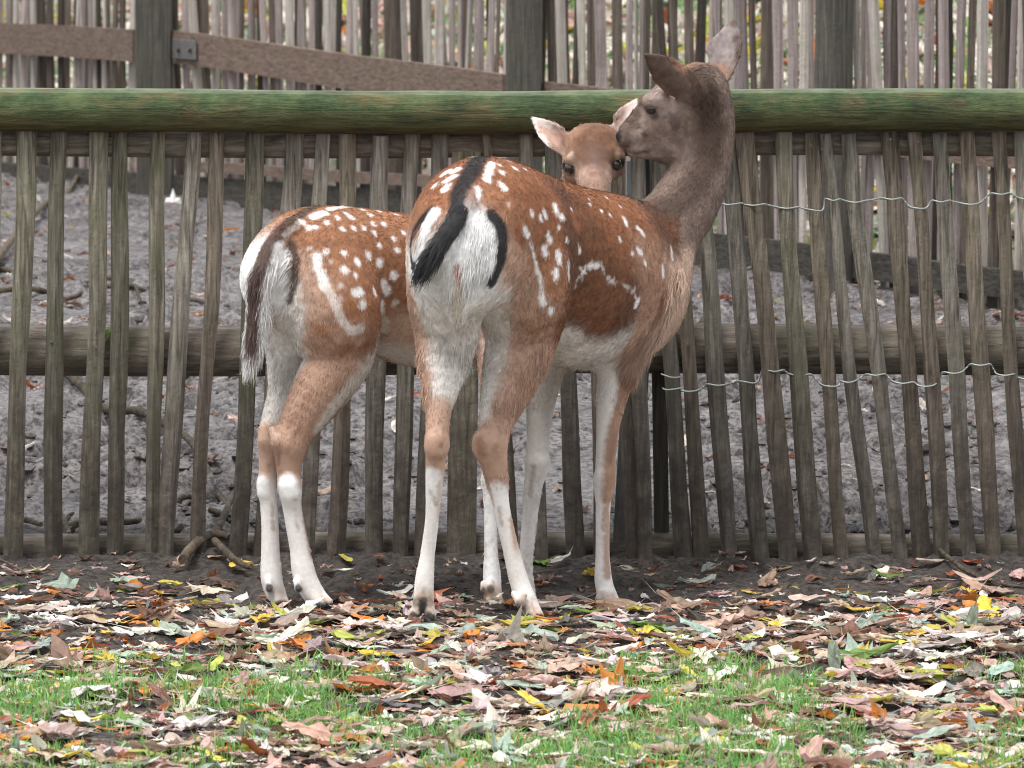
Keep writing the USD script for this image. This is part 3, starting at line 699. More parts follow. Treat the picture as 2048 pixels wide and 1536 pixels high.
        UsdShade.MaterialBindingAPI.Apply(cu.GetPrim()).Bind(M_fur)
        cu.GetPrim().SetCustomDataByKey('kind', 'stuff')
def eyeball(root, c, rad):
    m = trimesh.creation.icosphere(3, rad); m.apply_translation(c)
    obj('eye', m, M_eye, root, smooth=True)

# ---------------- the doe
sD = np.array([0.866, -0.5, 0.0])
def T_(px, py, Y, a, b): return (px, py, a / mpp(Y), b / mpp(Y), Y)
doe = []
doe += chain([T_(1268, 562, -.40, .100, .155), T_(1215, 562, -.50, .122, .176), T_(1140, 553, -.62, .136, .180), T_(1045, 492, -.77, .126, .150), T_(965, 468, -.90, .125, .150), T_(922, 510, -1.02, .088, .118)], side=sD, k=0.03, down=0.5)
# haunches
doe += chain([(1068, 465, 80, -.83), (1046, 580, 97, -.86), (1044, 665, 75, -.84), (1020, 758, 60, -.88), (994, 838, 39, -.945), (984, 888, 33, -.975)], k=0.018, down=0.2)
doe += chain([(984, 888, 33, -.975), (992, 948, 28, -.965), (1004, 1020, 19, -.955), (1020, 1090, 19, -.955), (1036, 1155, 22, -.955), (1050, 1196, 24, -.962)], k=0.012)
doe += chain([(1046, 1198, 16, -.972), (1062, 1232, 13, -1.0)], k=0.006) + chain([(1056, 1196, 17, -.955), (1076, 1232, 12, -.975)], k=0.006)
doe += chain([(1028, 1187, 7, -.99), (1041, 1209, 8.5, -1.003)], k=0.004) + chain([(1049, 1190, 6, -.995), (1041, 1210, 8, -1.0)], k=0.004)
doe += chain([(900, 470, 70, -.93), (888, 580, 74, -.95), (893, 660, 66, -.93), (884, 755, 44, -.975), (876, 838, 26, -1.02), (874, 890, 26, -1.035)], k=0.03, down=0.2)
doe += chain([(874, 890, 26, -1.035), (869, 955, 21, -1.015), (864, 1040, 16, -1.0), (855, 1110, 17, -.99), (849, 1160, 22, -.99), (847, 1194, 23, -.993)], k=0.012)
doe += chain([(842, 1196, 15, -.998), (829, 1233, 12, -1.012)], k=0.006) + chain([(853, 1196, 15, -.998), (862, 1233, 11, -1.012)], k=0.006)
doe += chain([(836, 1184, 6, -1.018), (831, 1203, 7.5, -1.024)], k=0.004) + chain([(857, 1184, 6, -1.018), (859, 1203, 7.5, -1.024)], k=0.004)
# fore legs
doe += chain([(1280, 600, 66, -.46), (1246, 715, 46, -.53), (1222, 800, 32, -.57), (1213, 890, 24, -.59), (1209, 962, 22.5, -.60)], k=0.03, down=0.2)
doe += chain([(1209, 962, 22.5, -.60), (1206, 1020, 17, -.60), (1205, 1100, 16, -.60), (1206, 1152, 20, -.603), (1213, 1188, 22, -.608)], k=0.012)
doe += chain([(1210, 1190, 16, -.618), (1222, 1224, 13, -.64)], k=0.006) + chain([(1220, 1190, 15, -.604), (1238, 1222, 12, -.62)], k=0.006)
doe += chain([(1200, 1184, 6, -.632), (1196, 1203, 7.5, -.642)], k=0.004) + chain([(1208, 1184, 6, -.634), (1210, 1204, 8, -.645)], k=0.004)
doe += chain([(1150, 650, 58, -.44), (1092, 735, 40, -.43), (1078, 850, 27, -.42), (1074, 925, 25.5, -.42)], k=0.03, down=0.2)
doe += chain([(1074, 925, 25.5, -.42), (1064, 990, 20, -.42), (1055, 1070, 16, -.42), (1051, 1128, 16, -.42), (1050, 1158, 19, -.42)], k=0.012)
doe += chain([(1046, 1160, 14, -.43), (1042, 1186, 11, -.45)], k=0.006) + chain([(1055, 1160, 14, -.42), (1060, 1186, 11, -.44)], k=0.006)
doe += chain([(958, 874, 9, -.985), (955, 890, 11, -.99), (965, 915, 9, -.985)], k=0.02) + chain([(872, 880, 12, -1.052), (871, 900, 11, -1.05)], k=0.02)
doe += chain([(1209, 955, 18, -.612), (1208, 985, 17, -.61)], k=0.015) + chain([(1080, 925, 20, -.42), (1076, 945, 18, -.42)], k=0.015)
# neck and head
doe += chain([(1405, 180, 52, -.27), (1415, 250, 54, -.262), (1405, 325, 57, -.272), (1374, 400, 66, -.31), (1316, 488, 71, -.37), (1276, 590, 58, -.42)], k=0.04, down=0.15)
doe += chain([(1250, 280, 15, -.325), (1266, 274, 22, -.32), (1292, 260, 31, -.31), (1330, 240, 50, -.292), (1385, 190, 55, -.275)], k=0.025)
doe += chain([(1252, 262, 13, -.322), (1288, 230, 22, -.312), (1330, 200, 33, -.296)], k=0.02)                  # bridge and brow
doe += chain([(1266, 304, 11, -.322), (1300, 300, 19, -.305), (1345, 290, 42, -.285)], k=0.02)   # jaw
doe += chain([(1300, 200, 16, -.337), (1316, 197, 16, -.338)], k=0.02)                  # brow ridge over the eye
doe += chain([(1240, 272, 9, -.338), (1247, 284, 9, -.342)], k=0.01)
doe.append(ear(at(1402, 200, -.335), at(1282, 102, -.40), 0.035, (0.22, 0.95, -0.22), 0.42))
doe.append(ear(at(1444, 160, -.235), at(1464, 36, -.215), 0.037, (-0.35, -0.93, 0), 0.55))
nost = seg(at(1236, 270, -.349), at(1239, 274, -.349), 0.0035, 0.003, k=0.006); nost['cut'] = True; doe.append(nost)
lip = seg(at(1243, 300, -.346), at(1300, 308, -.338), 0.003, 0.0015, k=0.005); lip['cut'] = True; doe.append(lip)
# tail, flicked over to the left
doe += chain([(945, 380, 18, -1.02), (921, 422, 18, -1.10), (893, 468, 21, -1.135), (864, 512, 21, -1.14), (842, 548, 10, -1.13)], k=0.015)
doe += chain([(918, 505, 20, -1.105), (917, 560, 17, -1.10), (915, 640, 12, -1.06)], k=0.03)
# ---------------- the fawn
sF = np.array([0.644, -0.765, 0.0])
faw = []
faw += chain([T_(1010, 572, -.32, .085, .125), T_(930, 592, -.385, .100, .148), T_(830, 583, -.46, .105, .150), T_(722, 545, -.54, .100, .128), T_(632, 543, -.61, .105, .130), T_(572, 555, -.66, .072, .10)], side=sF, k=0.03, down=0.4)
faw += chain([(640, 540, 88, -.64), (662, 620, 98, -.665), (680, 700, 70, -.67), (642, 778, 60, -.685), (600, 845, 46, -.70), (580, 892, 36, -.715)], k=0.03, down=0.2)
faw += chain([(580, 892, 36, -.715), (578, 950, 28, -.715), (587, 1030, 22, -.715), (599, 1095, 23, -.715), (608, 1148, 27, -.718), (625, 1185, 26, -.72)], k=0.012)
faw += chain([(622, 1187, 16, -.728), (640, 1207, 12, -.75)], k=0.006) + chain([(634, 1186, 16, -.715), (655, 1207, 12, -.735)], k=0.006)
faw += chain([(592, 1160, 7, -.742), (597, 1177, 8.5, -.75)], k=0.004)
faw += chain([(578, 972, 26, -.728), (581, 985, 25, -.728)], k=0.012)
faw += chain([(585, 580, 70, -.58), (582, 690, 52, -.58), (572, 780, 38, -.60), (548, 848, 29, -.625), (538, 895, 22, -.64)], k=0.03, down=0.2)
faw += chain([(538, 895, 22, -.64), (535, 970, 20, -.64), (540, 1050, 20, -.64), (541, 1110, 22, -.64), (543, 1155, 25, -.642), (551, 1185, 23, -.644)], k=0.012)
faw += chain([(548, 1187, 15, -.65), (556, 1205, 12, -.66)], k=0.006) + chain([(558, 1187, 14, -.64), (568, 1205, 11, -.652)], k=0.006)
faw += chain([(536, 1160, 7, -.664), (538, 1177, 8.5, -.67)], k=0.004)
faw += chain([(526, 965, 14, -.648), (527, 985, 14, -.648)], k=0.012)
faw += chain([(1000, 640, 55, -.42), (990, 760, 33, -.50), (984, 880, 22, -.56), (983, 960, 20, -.57)], k=0.03, down=0.2)
faw += chain([(983, 960, 20, -.57), (981, 1040, 15, -.572), (982, 1105, 16, -.574), (984, 1155, 21, -.576), (985, 1185, 21, -.58)], k=0.012)
faw += chain([(980, 1187, 13, -.588), (978, 1206, 10, -.60)], k=0.006) + chain([(990, 1187, 13, -.578), (998, 1206, 10, -.592)], k=0.006)
faw += chain([(978, 1162, 7, -.598), (982, 1178, 8, -.606)], k=0.004) + chain([(966, 1166, 6, -.596), (967, 1182, 7, -.602)], k=0.004)
faw += chain([(1050, 640, 50, -.30), (1068, 760, 28, -.28), (1071, 860, 19, -.27), (1069, 950, 18, -.27), (1062, 1050, 13, -.27), (1055, 1110, 13, -.27), (1053, 1140, 15, -.27)], k=0.02, down=0.2)
faw += chain([(1050, 1140, 12, -.275), (1050, 1168, 10, -.29)], k=0.006)
faw += chain([(1178, 320, 44, -.215), (1160, 385, 46, -.215), (1110, 455, 56, -.24), (1040, 540, 78, -.29)], k=0.04, down=0.15)
faw += chain([(1190, 408, 21, -.375), (1189, 385, 28, -.355), (1188, 352, 37, -.305), (1188, 320, 51, -.26), (1187, 302, 51, -.235)], k=0.025)
faw += chain([(1172, 288, 35, -.262), (1204, 288, 35, -.262)], k=0.03)
faw += chain([(1140, 319, 9, -.292), (1152, 314, 11, -.30)], k=0.015) + chain([(1233, 311, 9, -.292), (1222, 308, 11, -.30)], k=0.015)
faw += chain([(1141, 345, 15, -.262), (1143, 330, 17, -.262)], k=0.02) + chain([(1231, 338, 15, -.262), (1230, 322, 17, -.262)], k=0.02)
faw += chain([(546, 862, 10, -.73), (552, 885, 12, -.735)], k=0.02) + chain([(527, 860, 9, -.65), (528, 880, 10, -.655)], k=0.02)
faw.append(ear(at(1136, 305, -.245), at(1066, 233, -.25), 0.0265, (0.10, -0.92, 0.25), 0.6))
faw.append(ear(at(1234, 275, -.24), at(1272, 196, -.235), 0.0235, (-0.30, -0.92, 0.0), 0.7))
faw += chain([(588, 448, 16, -.69), (545, 490, 19, -.735), (521, 560, 22, -.75), (512, 640, 21, -.75), (506, 700, 17, -.75), (501, 735, 9, -.75)], k=0.015)

globals().update(TAN=(0.42, 0.27, 0.20))
D1 = Deer(doe); D2 = Deer(faw)
S = lambda c, *pts: [(p, c) for p in pts]
seeds = []
seeds += S(RUST, (1060, 400), (1000, 360), (880, 385), (865, 410), (1040, 470), (1100, 400), (1090, 480), (1210, 420), (1230, 470), (1150, 440), (1270, 440), (905, 340), (1050, 345), (1110, 350))
seeds += S(RUST2, (1030, 430), (1085, 530), (1110, 570), (1000, 400), (845, 420), (1075, 500))
seeds += S(RUSTD, (1145, 470), (1150, 560), (1250, 640), (1130, 400), (1345, 470), (1335, 440), (1240, 640))
seeds += S((0.165, 0.072, 0.038), (1200, 500), (1180, 470), (1160, 600), (1165, 630), (1190, 650), (1220, 610), (1130, 640), (1240, 590), (1215, 640), (1190, 590), (1225, 560))
seeds += S(TAN2, (1290, 500), (1310, 560), (1300, 620), (1060, 650), (1085, 640), (1320, 600))
seeds += S(TAN, (1030, 520), (1050, 560), (1040, 540), (1045, 580), (1050, 620), (1075, 700), (1050, 740), (1040, 690), (1290, 660), (1265, 700), (1085, 600), (1025, 500))
seeds += S(PALE, (1340, 620), (1320, 670), (1380, 520), (1360, 570))
seeds += S(WHITE, (970, 470), (965, 510), (975, 540), (1005, 600))
seeds += S(WHITE, (850, 560), (880, 590), (905, 560), (890, 630), (940, 590), (860, 610))
seeds += S(OFFW, (840, 590), (930, 640), (960, 620), (985, 640), (870, 640), (1000, 680), (985, 700), (840, 590), (905, 600))
seeds += S(GREYW, (930, 680), (900, 700), (960, 720), (930, 720), (950, 760))
seeds += S(TAN, (826, 640), (832, 690), (838, 730), (820, 600))
seeds += S(TAN, (850, 770), (872, 850), (882, 840), (1040, 800), (1020, 840), (1060, 770), (1250, 760)); seeds += S(OFFW, (890, 730), (893, 770), (970, 790), (1075, 790), (1205, 780))
seeds += S(OFFW, (1140, 680), (1155, 710), (1200, 720), (1120, 720), (1215, 700), (1180, 735)); seeds += S(GREYW, (1160, 745), (1235, 690))
seeds += S(GB, (1400, 430), (1440, 370), (1430, 420), (1370, 390), (1455, 300), (1460, 230), (1455, 180), (1370, 330), (1360, 290), (1340, 270), (1390, 270), (1330, 310), (1300, 260), (1420, 480), (1380, 470), (1350, 350), (1330, 400), (1310, 240), (1270, 250), (1375, 240), (1400, 500), (1445, 155), (1290, 280), (1300, 300))
seeds += S(GBD, (1415, 200), (1425, 250), (1420, 310), (1400, 360), (1350, 410), (1240, 262), (1252, 275), (1240, 280), (1420, 140), (1400, 140))
seeds += S(GBL, (1310, 205), (1325, 210), (1290, 290), (1262, 300), (1265, 316), (1250, 298), (1350, 300), (1300, 316), (1330, 285))
seeds += S((0.36, 0.28, 0.25), (1300, 202), (1318, 206), (1335, 215), (1275, 262), (1285, 292))
seeds += S(GBD, (1262, 240), (1275, 225), (1288, 212), (1370, 160), (1330, 150), (1310, 130), (1350, 180), (1350, 150)); seeds += S(TAN2, (1385, 132), (1365, 138), (1440, 140))
seeds += S((0.30, 0.255, 0.25), (1450, 90), (1445, 110), (1455, 70), (1435, 115), (1440, 95), (1460, 60), (1460, 100), (1455, 120)); seeds += S(GBD, (1470, 80), (1472, 110), (1466, 45))
sp = lambda c, r, soft, op, *ps: [([p] if np.ndim(p) == 1 else list(p), r, c, soft, op) for p in ps]
st = []
st += [([(1392, 150), (1412, 200), (1425, 250), (1418, 310), (1400, 350), (1370, 395), (1320, 415)], 30, (0.062, 0.040, 0.031), 0.95, 0.85)]
st += [([(1060, 330), (1150, 360), (1220, 378), (1300, 404)], 13, RUSTD, 0.9, 0.7)]
st += [([(1105, 350), (1130, 400), (1140, 470), (1140, 560), (1135, 600)], 12, RUSTD, 0.9, 0.6)]
st += [([(965, 312), (942, 345), (918, 385), (908, 415)], 20, BLK, 0.5, 0.96), ([(972, 308), (990, 312)], 12, BLK, 0.6, 0.7)]
st += [([(862, 422), (838, 447), (822, 490), (824, 530), (836, 548)], 13, BLK, 0.5, 0.95), ([(985, 432), (1002, 455), (1006, 495), (1000, 530), (986, 562)], 16, BLK, 0.5, 0.97)]
st += [([(955, 445), (966, 480), (972, 530)], 24, WHITE, 0.5, 1.0), ([(868, 425), (853, 455), (846, 490)], 15, WHITE, 0.5, 1.0)]
st += [([(922, 425), (893, 470), (866, 512), (845, 545)], 24, BLK, 0.35, 0.97), ([(958, 450), (966, 500)], 18, WHITE, 0.5, 1.0)]
st += sp(WHITE, 7.5, 0.9, 0.95, (947, 314), ((887, 348), (896, 342)), ((905, 343), (915, 338)), ((893, 361), (907, 352)), (870, 370), ((889, 379), (896, 371)), ((984, 326), (978, 344), (974, 360)), ((957, 378), (956, 392)), (1005, 345), ((1003, 368), (1010, 376)), (1031, 337), (993, 315), (1064, 427), ((1089, 424), (1092, 432)), (1082, 436), ((1110, 412), (1113, 422)), (1124, 434), ((1050, 458), (1056, 470)), ((1097, 470), (1100, 480)), ((1089, 495), (1091, 506)), ((1117, 506), (1119, 522)), ((1112, 543), (1113, 553)), ((1084, 598), (1085, 606)), (1102, 621))
st += sp(WHITE, 4.8, 1.0, 0.85, ((1061, 486), (1067, 506), (1072, 527), (1079, 552), (1083, 570), (1084, 600)), ((1138, 525), (1138, 556)), ((1157, 492), (1160, 504)), (1181, 409), (1203, 422), (1220, 430), (1265, 507), ((1290, 522), (1292, 532)), (1213, 395), (1180, 400), (1240, 412), (1017, 322), (1050, 338), (1000, 330), (1142, 418), (1118, 455), (1240, 480), (1135, 480))
st += sp(WHITE, 6.5, 0.9, 0.9, ((1249, 438), (1252, 448)), ((1276, 457), (1287, 468)), ((1275, 498), (1283, 507)), ((1325, 535), (1327, 550)), ((1180, 532), (1196, 531)), ((1278, 600), (1272, 610)))
rs = np.random.default_rng(3)
scar = np.array([(1158, 567), (1164, 550), (1172, 538), (1186, 531), (1200, 534), (1212, 549), (1228, 558), (1250, 573), (1268, 580), (1273, 594)], float)
for u_ in np.arange(0, 9, 0.32):
    i_ = int(u_); q_ = scar[i_] + (scar[i_ + 1] - scar[i_]) * (u_ - i_) + rs.normal(0, 2.6, 2)
    st += [([tuple(q_), tuple(q_ + rs.normal(0, 4, 2))], rs.uniform(2.4, 4.6), OFFW, 1.2, rs.uniform(0.3, 0.85))]
st += sp(WHITE, 5, 1.0, 0.8, ((1183, 532), (1196, 531)), ((1171, 536), (1166, 546)))
st += sp(OFFW, 6, 0.8, 0.8, ((1342, 495), (1345, 515)))
st += sp((0.36, 0.28, 0.25), 19, 0.9, 0.8, ((1298, 216), (1306, 220))) + sp(DBR, 10, 0.7, 0.95, ((1296, 217), (1306, 220))) + sp(DBR, 8, 0.8, 0.8, (1290, 270), (1310, 235), ((1236, 262), (1234, 272))) + sp(BLK, 8, 0.8, 0.9, ((1237, 264), (1236, 276)))
st += sp(GBL, 6, 0.8, 0.8, ((1290, 222), (1284, 245))) + sp((0.42, 0.33, 0.30), 11, 0.9, 0.85, ((1290, 202), (1312, 200), (1332, 207))) + sp(DBR, 5, 0.7, 0.8, ((1245, 303), (1270, 306), (1292, 305)))
st += sp(DBR, 10, 0.8, 0.6, ((1345, 235), (1352, 255))) + sp(PINK, 6, 0.7, 0.9, ((1018, 409), (1018, 409))) + sp((0.45, 0.22, 0.19), 7, 0.7, 0.9, ((914, 535), (916, 552))) + sp((0.7, 0.62, 0.5), 6, 0.7, 0.9, ((917, 565), (915, 620)))
legs = [([(890, 735), (890, 800)], 22, OFFW, 0.8, 0.9), ([(846, 745), (854, 805), (866, 850)], 15, TAN, 0.8, 0.9), ([(877, 830), (874, 890), (884, 915), (872, 940)], 40, (0.47, 0.31, 0.235), 0.6, 0.95),
  ([(867, 1000), (864, 1050), (855, 1110), (849, 1160), (847, 1215)], 46, SHIN, 0.9, 1.0), ([(862, 950), (866, 985)], 16, WHITE, 0.7, 1.0), ([(880, 965), (877, 1040)], 6, TAN, 0.9, 0.6), ([(838, 1195), (832, 1222)], 12, PALE, 0.9, 0.8), ([(860, 1195), (863, 1222)], 10, PALE, 0.9, 0.8), ([(847, 1205), (846, 1235)], 7, BLK, 0.8, 0.9),
  ([(1050, 770), (1010, 840), (985, 885), (995, 945)], 48, TAN, 0.6, 0.85), ([(974, 760), (966, 830)], 17, OFFW, 0.8, 0.9), ([(960, 880), (966, 905)], 9, TAN2, 0.9, 0.8),
  ([(1003, 1015), (1012, 1060), (1024, 1110), (1036, 1160), (1055, 1215)], 44, SHIN, 0.9, 1.0), ([(994, 980), (1000, 1005)], 16, WHITE, 0.7, 1.0), ([(1024, 1040), (1036, 1100), (1049, 1150)], 10, TAN, 0.8, 0.85), ([(972, 950), (988, 1010)], 4, TAN, 0.9, 0.7), ([(1052, 1195), (1072, 1228)], 14, PALE, 0.9, 0.8), ([(1080, 1234), (1084, 1238)], 7, BLK, 0.7, 0.9), ([(1052, 1215), (1058, 1238)], 8, BLK, 0.8, 0.85),
  ([(1206, 770), (1198, 850), (1196, 950), (1197, 1050), (1198, 1130), (1206, 1180), (1225, 1215)], 46, SHIN, 0.8, 1.0), ([(1200, 790), (1192, 880), (1192, 960)], 26, GREYW, 0.9, 0.5), ([(1258, 745), (1246, 800), (1234, 850), (1226, 900), (1224, 950), (1221, 990)], 19, TAN2, 0.6, 0.95), ([(1219, 990), (1217, 1060), (1216, 1150)], 10, TAN, 0.7, 0.9), ([(1226, 1195), (1238, 1220)], 12, PALE, 0.9, 0.8), ([(1248, 1230), (1252, 1233)], 7, BLK, 0.8, 0.9), ([(1204, 1205), (1216, 1232)], 8, BLK, 0.8, 0.85),
  ([(1076, 800), (1072, 900), (1064, 980), (1055, 1060), (1050, 1150)], 46, SHIN, 0.9, 1.0), ([(1088, 765), (1080, 850)], 30, GREYW, 0.9, 0.55),
  ([(831, 1203), (832, 1206)], 9, (0.04, 0.035, 0.035), 0.6, 0.95), ([(859, 1203), (860, 1206)], 9, (0.04, 0.035, 0.035), 0.6, 0.95), ([(1041, 1209), (1041, 1212)], 11, (0.04, 0.035, 0.035), 0.6, 0.95), ([(1210, 1204), (1211, 1207)], 10, (0.04, 0.035, 0.035), 0.6, 0.95), ([(1196, 1203), (1197, 1206)], 8, (0.04, 0.035, 0.035), 0.6, 0.95)]
for hp in (((842, 1190), (840, 1225)), ((858, 1195), (862, 1225)), ((1050, 1200), (1066, 1230)), ((1212, 1195), (1224, 1222)), ((1200, 1190), (1206, 1215))): legs.append((list(hp), 16, (0.34, 0.27, 0.225), 1.2, 0.6))
for hp in (((846, 1204), (846, 1236)), ((824, 1232), (836, 1238)), ((858, 1232), (866, 1238)), ((1058, 1236), (1086, 1238)), ((1238, 1228), (1254, 1231)), ((1216, 1230), (1230, 1232))): legs.append((list(hp), 9, BLK, 0.6, 0.92))
GRV = (0.20, 0.115, 0.08)
for gp, gr in (([(872, 862), (880, 892)], 5), ([(886, 858), (884, 890)], 4), ([(957, 882), (966, 912)], 8), ([(1000, 860), (990, 900)], 5), ([(862, 985), (872, 1010)], 4), ([(998, 1015), (1004, 1050)], 4), ([(848, 1178), (847, 1200)], 4), ([(1208, 1000), (1206, 1060)], 4), ([(1066, 935), (1060, 990)], 5), ([(1232, 870), (1222, 920)], 6)): legs.append((gp, gr, GRV, 1.3, 0.5))
D1.paint(seeds, legs + st)
seeds = []
seeds += S(RUST2, (700, 460), (650, 450), (720, 500), (760, 480), (680, 480), (740, 560), (700, 620), (790, 500), (750, 610), (790, 600), (610, 480), (730, 430), (650, 520), (600, 460))
seeds += S(TAN, (600, 530), (625, 590), (640, 640), (630, 680), (680, 680), (720, 680), (650, 730), (700, 720), (620, 560), (760, 660), (600, 780), (590, 830), (620, 800))
seeds += S(RUST2, (640, 660), (690, 700), (730, 690))
seeds += S(OFFW, (575, 600), (590, 640), (590, 690), (570, 700), (560, 650), (580, 560), (730, 745), (760, 735)); seeds += S(GREYW, (575, 760), (560, 800), (580, 730))
seeds += S(PALE, (800, 700), (825, 680), (810, 735))
seeds += [((x, y, Y), c) for x, y, Y, c in ((985, 760, -.5, TAN), (984, 900, -.56, OFFW), (981, 1040, -.57, WHITE), (984, 1150, -.58, WHITE), (985, 1190, -.59, PALE), (1070, 900, -.27, WHITE), (1055, 1100, -.27, WHITE), (930, 500, -.3, RUST2), (930, 720, -.4, OFFW), (1000, 480, -.3, RUST), (1050, 520, -.3, TAN2), (1110, 450, -.22, TAN2), (1160, 380, -.2, TAN))]
seeds += S((0.145, 0.074, 0.046), (1190, 258), (1170, 270), (1210, 275), (1190, 285), (1165, 295), (1212, 295), (1190, 305), (1180, 318), (1200, 318), (1155, 305), (1222, 300)); seeds += S((0.25, 0.155, 0.12), (1185, 335), (1188, 350), (1200, 342), (1175, 345)); seeds += S((0.27, 0.155, 0.10), (1150, 270), (1140, 290), (1235, 290), (1120, 285)); seeds += S((0.36, 0.25, 0.20), (1165, 350), (1215, 350), (1140, 320), (1238, 318), (1110, 300))
seeds += S((0.52, 0.38, 0.34), (1090, 265), (1100, 275), (1080, 250), (1110, 285), (1262, 215), (1255, 235)); seeds += S(OFFW, (1068, 238), (1268, 202), (1085, 280))
seeds += S(WHITE, (525, 560), (540, 560), (515, 650), (505, 720), (500, 740), (500, 600), (535, 620), (545, 520))
st = []
st += [([(640, 412), (600, 430), (565, 458)], 14, DBR, 0.6, 0.9), ([(568, 455), (531, 502), (511, 560), (503, 640), (503, 695)], 16, (0.075, 0.035, 0.025), 0.5, 0.95)]
st += [([(583, 490), (592, 520), (590, 560), (577, 600)], 9, DBR, 0.6, 0.9), ([(560, 500), (565, 530), (562, 560), (556, 600)], 17, WHITE, 0.5, 0.95)]
Z6 = lambda x, y: (460 + x * .2604, 380 + y * .2604)
st += sp(WHITE, 9.5, 0.8, 0.95, Z6(880, 615), Z6(980, 550), Z6(1065, 500), Z6(1110, 780), Z6(1020, 880), Z6(965, 790), Z6(1005, 780), (Z6(1180, 720), Z6(1210, 780)), Z6(1150, 560), Z6(1260, 655), (Z6(1165, 880), Z6(1165, 940)), (Z6(640, 205), Z6(720, 175)), (Z6(670, 510), Z6(670, 580)), (Z6(700, 640), Z6(720, 720)))
st += sp(WHITE, 6.5, 0.9, 0.92, (Z6(760, 150), Z6(930, 122)), (Z6(545, 240), Z6(560, 245)), Z6(890, 180), Z6(930, 210), Z6(830, 215), Z6(745, 250), Z6(610, 290), Z6(660, 285), Z6(860, 295), Z6(950, 292), Z6(1030, 290), Z6(1100, 260), Z6(1110, 330), Z6(1180, 260), Z6(1150, 165), Z6(1270, 185), Z6(1080, 190), Z6(1260, 380), Z6(1150, 425), Z6(740, 470), Z6(965, 655), Z6(875, 480), Z6(1335, 330), Z6(1020, 150), Z6(1290, 460))
st += sp(OFFW, 9, 0.7, 0.7, (Z6(720, 720), Z6(790, 830), Z6(850, 980), Z6(930, 1080)), (Z6(930, 1080), Z6(1010, 1060)), (Z6(1190, 1000), Z6(1190, 1080)), Z6(1270, 870)) + sp(OFFW, 6, 0.8, 0.5, Z6(770, 545), Z6(850, 730), Z6(850, 830), Z6(610, 450), (Z6(420, 350), Z6(520, 270)))
st += sp(BLK, 11, 0.6, 0.95, ((1128, 334), (1146, 340)), ((1228, 330), (1245, 327))) + sp((0.16, 0.105, 0.09), 20, 1.0, 0.4, ((1180, 300), (1186, 318)), ((1200, 308), (1196, 322))) + sp(PINK, 12, 0.8, 0.8, ((1085, 255), (1110, 282)), ((1264, 210), (1255, 235))) + sp(OFFW, 6, 1.0, 0.75, ((1066, 236), (1074, 268), (1092, 292)), ((1070, 233), (1096, 252)), ((1272, 198), (1277, 225)), ((1266, 200), (1252, 240))) + sp(PALE, 9, 0.8, 0.8, (1140, 312), (1236, 310))
DK = (0.04, 0.035, 0.035)
legs = [([(650, 770), (605, 840), (572, 890), (580, 945)], 60, TAN, 0.5, 0.9), ([(712, 758), (668, 815), (640, 855)], 15, OFFW, 0.9, 0.9), ([(620, 790), (580, 850)], 8, TAN2, 0.9, 0.7), ([(545, 862), (552, 872)], 9, PALE, 0.9, 0.8),
  ([(585, 1015), (592, 1070), (604, 1140), (620, 1185), (640, 1205)], 50, SHIN, 0.9, 1.0), ([(573, 968), (580, 990)], 21, WHITE, 0.6, 1.0), ([(604, 1000), (613, 1055), (622, 1110)], 9, TAN, 0.8, 0.8), ([(650, 1200), (660, 1206)], 12, PALE, 0.9, 0.7), ([(664, 1211), (668, 1214)], 9, BLK, 0.8, 0.85),
  ([(572, 760), (548, 835)], 34, GREYW, 0.6, 0.9), ([(526, 865), (531, 935)], 26, (0.47, 0.31, 0.235), 0.7, 0.9), ([(533, 1000), (540, 1070), (541, 1150), (555, 1190)], 42, SHIN, 0.9, 1.0), ([(524, 965), (526, 985)], 13, WHITE, 0.7, 1.0), ([(560, 1185), (566, 1205)], 14, GREYW, 0.9, 0.7),
  ([(597, 1176), (598, 1178)], 10, DK, 0.6, 0.95), ([(538, 1176), (539, 1178)], 10, DK, 0.6, 0.95), ([(982, 1178), (983, 1180)], 9, DK, 0.6, 0.95), ([(966, 1182), (967, 1184)], 8, DK, 0.6, 0.95)]
for hp in (((628, 1195), (650, 1210)), ((556, 1190), (566, 1208)), ((985, 1190), (988, 1208))): legs.append((list(hp), 18, (0.34, 0.27, 0.225), 1.2, 0.55))
for hp in (((636, 1212), (670, 1214)), ((556, 1210), (572, 1211)), ((976, 1211), (1000, 1212))): legs.append((list(hp), 9, BLK, 0.6, 0.92))
legs += [([(775, 705), (835, 722)], 34, OFFW, 1.0, 0.95), ([(800, 650), (835, 660)], 30, PALE, 1.3, 0.7)]
for gp, gr in (([(540, 880), (538, 930)], 5), ([(560, 885), (556, 930)], 5), ([(600, 850), (575, 905)], 6), ([(560, 945), (556, 990)], 5), ([(590, 1000), (596, 1060)], 4), ([(545, 1010), (546, 1060)], 4)): legs.append((gp, gr, (0.20, 0.115, 0.08), 1.3, 0.5))
D2.paint(seeds, legs + st)
doe_root = thing('deer', 'adult spotted doe seen from behind, head turned left over its back', 'deer')
